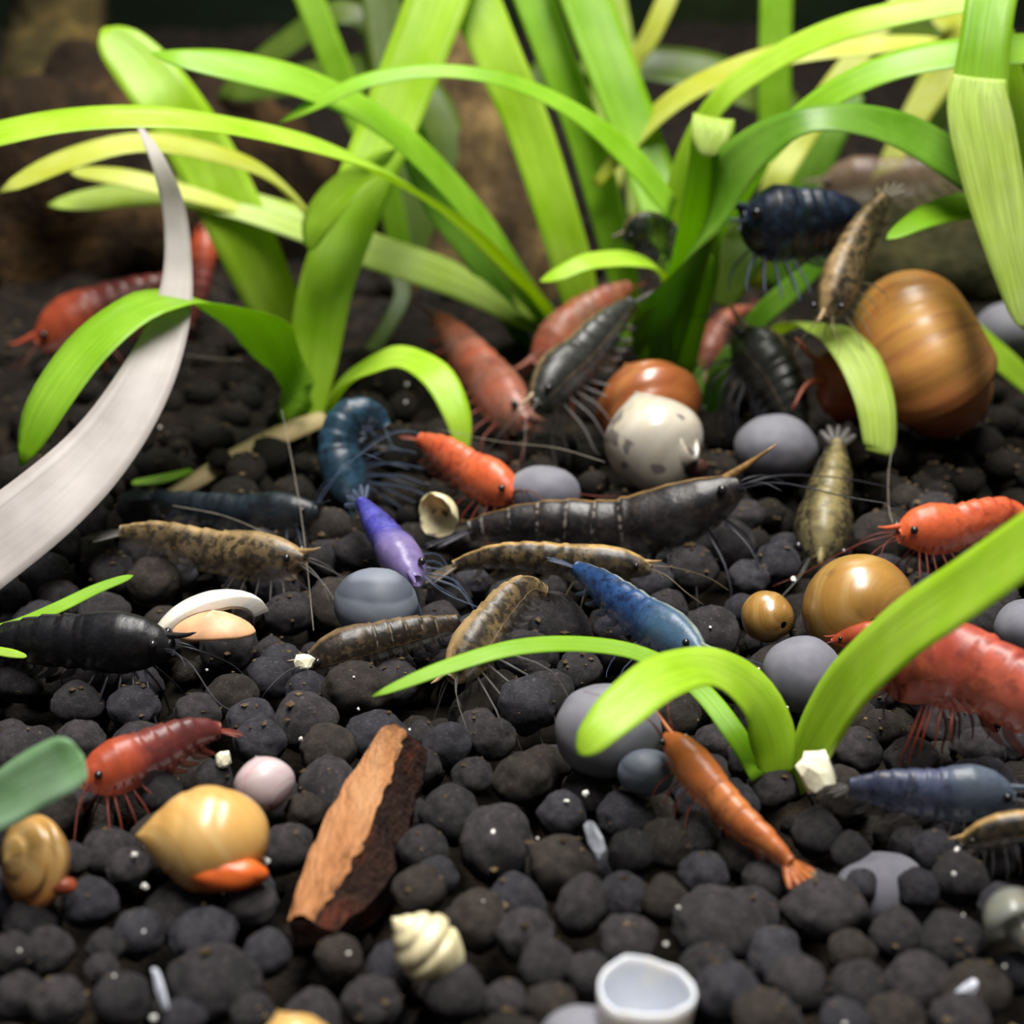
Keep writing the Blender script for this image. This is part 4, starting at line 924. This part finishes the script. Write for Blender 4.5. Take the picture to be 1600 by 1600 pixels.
def pellet_obj(c, sx, sy, sz, rot):
    me, mi = VAR[rng.integers(len(VAR))] if rng.random() > .35 else VAR[3*rng.integers(9)]
    o = bpy.data.objects.new('soil_pellet', me); COL.objects.link(o)
    o.location = c; o.scale = (sx, sy, sz); o.rotation_euler = rot
    tag(o, PLABEL, 'soil pellet', PGROUP); return o
balls = []                                   # x, y, z, r of everything settled
grid = {}
def gkey(x, y): return (int(math.floor(x/.7)), int(math.floor(y/.7)))
def gadd(c, r):
    balls.append((c[0], c[1], c[2], r)); grid.setdefault(gkey(c[0], c[1]), []).append(len(balls)-1)
def near(x, y, rad=1):
    k = gkey(x, y); out = []
    for a in range(-rad, rad+1):
        for b in range(-rad, rad+1): out += grid.get((k[0]+a, k[1]+b), [])
    return out
for c, rx, ry, d, _v in E:
    gadd(c, (rx+ry)/2)
nE = len(E)
OB = np.array([(*c, r) for c, r in OBST])
def height(x, y, r):
    z = -0.60 + r*.6 + 0.10*noise.noise(Vector((x*.5, y*.5, 1)))
    if y > 20: z += 0.03*(y-20)**1.5
    for q in near(x, y):
        bx, by, bz, br = balls[q]; dd = (x-bx)**2 + (y-by)**2; rr = (r+br)*.95
        if dd < rr*rr: z = max(z, bz + math.sqrt(rr*rr-dd))
    return z
fill = []
def region():
    y = 6.0 + 21.0*rng.random()**1.0
    half = (y*1.10+1.2)*800/FPX*1.12 + .8
    return rng.uniform(-half, half), y
tries = 0
while len(fill) < 2700 and tries < 9000:
    tries += 1
    r = float(np.clip(rng.normal(.185, .04), .10, .28))
    if rng.random() < .25: r *= .7
    best = None
    x0, y0 = region()
    for _ in range(7):
        x = x0 + rng.normal(0, .25); y = y0 + rng.normal(0, .25)
        z = height(x, y, r)
        if best is None or z < best[2]: best = (x, y, z)
    x, y, z = best
    lim = -.02 + .08*noise.noise(Vector((x*.7, y*.7, 3))) + (0.03*(y-20)**1.5 if y > 20 else 0)
    if y < 12.5: lim -= .12                      # the traced pellets lie on top here
    if z > lim: continue
    if len(OB):
        q = np.sum((OB[:, :3]-np.array([x, y, z]))**2, axis=1)
        if np.any(q < (OB[:, 3]*.92+r*.85)**2): continue
    # keep clear of the traced pellets
    bad = False
    for k in near(x, y):
        if k < nE:
            bx, by, bz, br = balls[k]
            if (x-bx)**2+(y-by)**2+(z-bz)**2 < ((r+br)*.86)**2: bad = True; break
    if bad: continue
    gadd((x, y, z), r); fill.append((x, y, z, r))
OWN = {(335, 1536): 'widest dark pellet at lower left, the white sliver leaning on it', (777, 1322): 'large egg-shaped dark pellet right of the bark piece',
       (1123, 1448): 'largest broad dark pellet, near the bottom right of centre', (1290, 1421): 'broad dark pellet at the lower left of the buried pale pebble',
       (910, 1418): 'tall narrow dark pellet below the bluish white chip', (704, 1274): 'round dark pellet touching the right side of the bark piece top',
       (1208, 1228): 'dark pellet hiding the foot of the foreground plant', (1344, 1384): 'small dark pellet resting on the left of the buried pale pebble',
       (1434, 1390): 'small dark pellet resting on the right of the buried pale pebble', (879, 1358): 'speckled dark pellet directly left of the bluish white chip',
       (512, 1172): 'dark pellet between the pinkish pearl snail and the bark tip', (476, 1127): 'large round dark pellet above the bark piece, to its left',
       (318, 1462): 'flat dark pellet in the shade below the honey-coloured snail', (983, 1262): 'oval dark pellet left of the orange shrimp belly'}
for (c, rx, ry, d, _v), ex in zip(E, EXP):
    o = pellet_obj(c, rx, (rx+ry)/2, ry, (rng.normal(0, .15), rng.normal(0, .15), rng.normal(0, .25)))
    if ex[:2] in OWN:
        o['label'] = OWN[ex[:2]]; del o['group']
fill.sort(key=lambda q: (q[1] - 1.2*q[2]*4) )
inview = []
for q in fill:
    v = np.array(q[:3])-C0; d = np.dot(v, FW); px = 800+FPX*np.dot(v, RT)/d; py = 800-FPX*np.dot(v, UP)/d
    inview.append(0 < px < 1600 and 0 < py < 1620 and q[2] > -.42)
solo = [q for q, ok in zip(fill, inview) if ok][:300-nE]
rest = [q for q in fill if q not in set(solo)]
for x, y, z, r in solo:
    pellet_obj((x, y, z), r*rng.uniform(.9, 1.2), r*rng.uniform(.9, 1.15), r*rng.uniform(.85, 1.05), (rng.normal(0, .5), rng.normal(0, .5), rng.uniform(0, 6.3)))
pv = [lump(2, .15, 1.35, k+50) for k in range(8)]; fa = np.array(pv[0][1], dtype=np.int32)
Vs, Fs = [], []
for i, (x, y, z, r) in enumerate(rest):
    v = pv[i % 8][0]; a = rng.uniform(0, 6.3); ca, sa = math.cos(a), math.sin(a)
    R = np.array([[ca, -sa, 0], [sa, ca, 0], [0, 0, 1]])
    Vs.append((v*np.array([1.1, .95, .92])*r) @ R.T + np.array([x, y, z])); Fs.append(fa + i*len(v))
Vs = np.concatenate(Vs); Fs = np.concatenate(Fs)
me = bpy.data.meshes.new('soil_gravel'); me.vertices.add(len(Vs)); me.vertices.foreach_set('co', Vs.astype(np.float32).ravel())
me.loops.add(Fs.size); me.loops.foreach_set('vertex_index', Fs.ravel())
me.polygons.add(len(Fs)); me.polygons.foreach_set('loop_start', np.arange(0, Fs.size, 3, dtype=np.int32))
me.polygons.foreach_set('loop_total', np.full(len(Fs), 3, dtype=np.int32)); me.polygons.foreach_set('use_smooth', np.ones(len(Fs), dtype=bool))
me.update(calc_edges=True); me.validate()
for v in me.vertices[:0]: pass
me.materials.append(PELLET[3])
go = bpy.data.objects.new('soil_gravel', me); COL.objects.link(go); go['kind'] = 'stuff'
tag(go, 'mass of brown soil grains filling the bed behind and beneath, colour darkened for plant shade', 'gravel')

# bright grit resting on the pellets
GR = [(560,1108),(553,1058),(640,1140),(470,1155),(323,1047),(840,1310),(1036,966),(1110,980),(1230,1105),(1185,1045),(1240,905),(885,1252),(914,1240),(225,1455),(178,1525),(210,1335),(30,1485),
      (226,1385),(755,1408),(1495,1330),(1570,1510),(1490,1365),(1022,1232),(870,845),(636,600),(634,628),(845,592),(1165,722),(1350,832),(250,668),(415,1345),(770,1300),(1505,1430),(1320,1600),(1060,1418),(1040,1475),(545,1490),(240,1590)]
gv = [mesh('white_grit', lump(2, .75, 1.5, k+80)[0], ico(2)[1], GRIT, smooth=False) for k in range(4)]
for i, (a, b) in enumerate(GR):
    c = G(a, b, .04); r = rng.uniform(1.8, 5.0)*D(b)/FPX
    for (x, y, z, br) in [balls[k] for k in near(c[0], c[1])]:      # rest on the nearest pellet the line of sight meets
        v = c - C0; v = v/np.linalg.norm(v); oc = C0 - np.array([x, y, z]); bq = np.dot(oc, v); dsc = bq*bq - (np.dot(oc, oc) - (br*.97)**2)
        if dsc > 0:
            tt = -bq - math.sqrt(dsc); c2 = C0 + v*tt
            if np.dot(c2-C0, FW) < np.dot(c-C0, FW): c = c2
    o = bpy.data.objects.new('white_grit', gv[i % 4]); COL.objects.link(o); o.location = c; o.scale = (r, r, r*1.2); o.rotation_euler = (i, i*2, i*3)
    tag(o, 'tiny bright white grit speck lying on the dark bed', 'grit', 'white grit specks on the bed')

# crumbs of mulm caught on the pellets
octv = np.array([(1, 0, 0), (-1, 0, 0), (0, 1, 0), (0, -1, 0), (0, 0, 1), (0, 0, -1)], dtype=float)
octf = [(0, 2, 4), (2, 1, 4), (1, 3, 4), (3, 0, 4), (2, 0, 5), (1, 2, 5), (3, 1, 5), (0, 3, 5)]
CR = plain('mulm', lin(82, 70, 52), .85, var=.7, scale=1.5, spec=.1)
V, F = [], []
bl = [b for b in balls if b[2] > -.35]
for k in range(10500):
    x, y, z, r = bl[rng.integers(len(bl))]
    if y < 9.5 and rng.random() < .6: continue
    n_ = rng.normal(0, 1, 3); n_[2] = abs(n_[2])*1.2; n_ = nrm(n_); q = r*rng.uniform(.04, .13)*((1.6 if y > 12.2 else 1.2) if rng.random() < .25 else 1)
    sc_ = q*np.array([rng.uniform(.6, 1.6), rng.uniform(.6, 1.6), rng.uniform(.4, 1)])
    o_ = len(V); c = np.array([x, y, z]) + n_*r*1.0
    V += list(octv*sc_*rng.uniform(.7, 1.3, (6, 1)) + c); F += [tuple(i+o_ for i in f) for f in octf]
mo = obj('mulm', V, F, CR, loc=(0, 12, 0), smooth=False); mo['kind'] = 'stuff'; tag(mo, 'fine brown mulm crumbs scattered over the pellets', 'debris')

# fine pale threads of slime and moss
TH = plain('thread_pale', lin(150, 144, 130), .4, .45)
def thread(label, pts, r=.0045):
    p = catmull([P(*q) for q in pts], 16); V, F, U = tube(p, r, 4); o = obj('slime_thread', V, F, TH, loc=p[-1]); tag(o, label, 'thread')
thread('fine pale thread hanging beside the teal shrimp at left', [(440, 640, 15), (458, 730, 14.4), (474, 830, 13.6), (490, 985, 12.3)])
thread('fine pale thread stretched above the long black shrimp', [(690, 672, 15.2), (780, 690, 14.9), (870, 700, 14.5), (945, 722, 14.2)])
thread('fine pale thread dangling under the curled leaf tip at right', [(1394, 700, 14.6), (1388, 745, 14.2), (1390, 800, 13.8), (1402, 830, 13.6)])
thread('fine pale thread over the dark teal shrimp at left', [(270, 790, 14), (350, 806, 13.8), (420, 836, 13.6), (470, 868, 13.4)])
thread('fine pale thread above the arching leaf foot at left', [(290, 555, 17), (340, 560, 17), (395, 563, 16.8)])
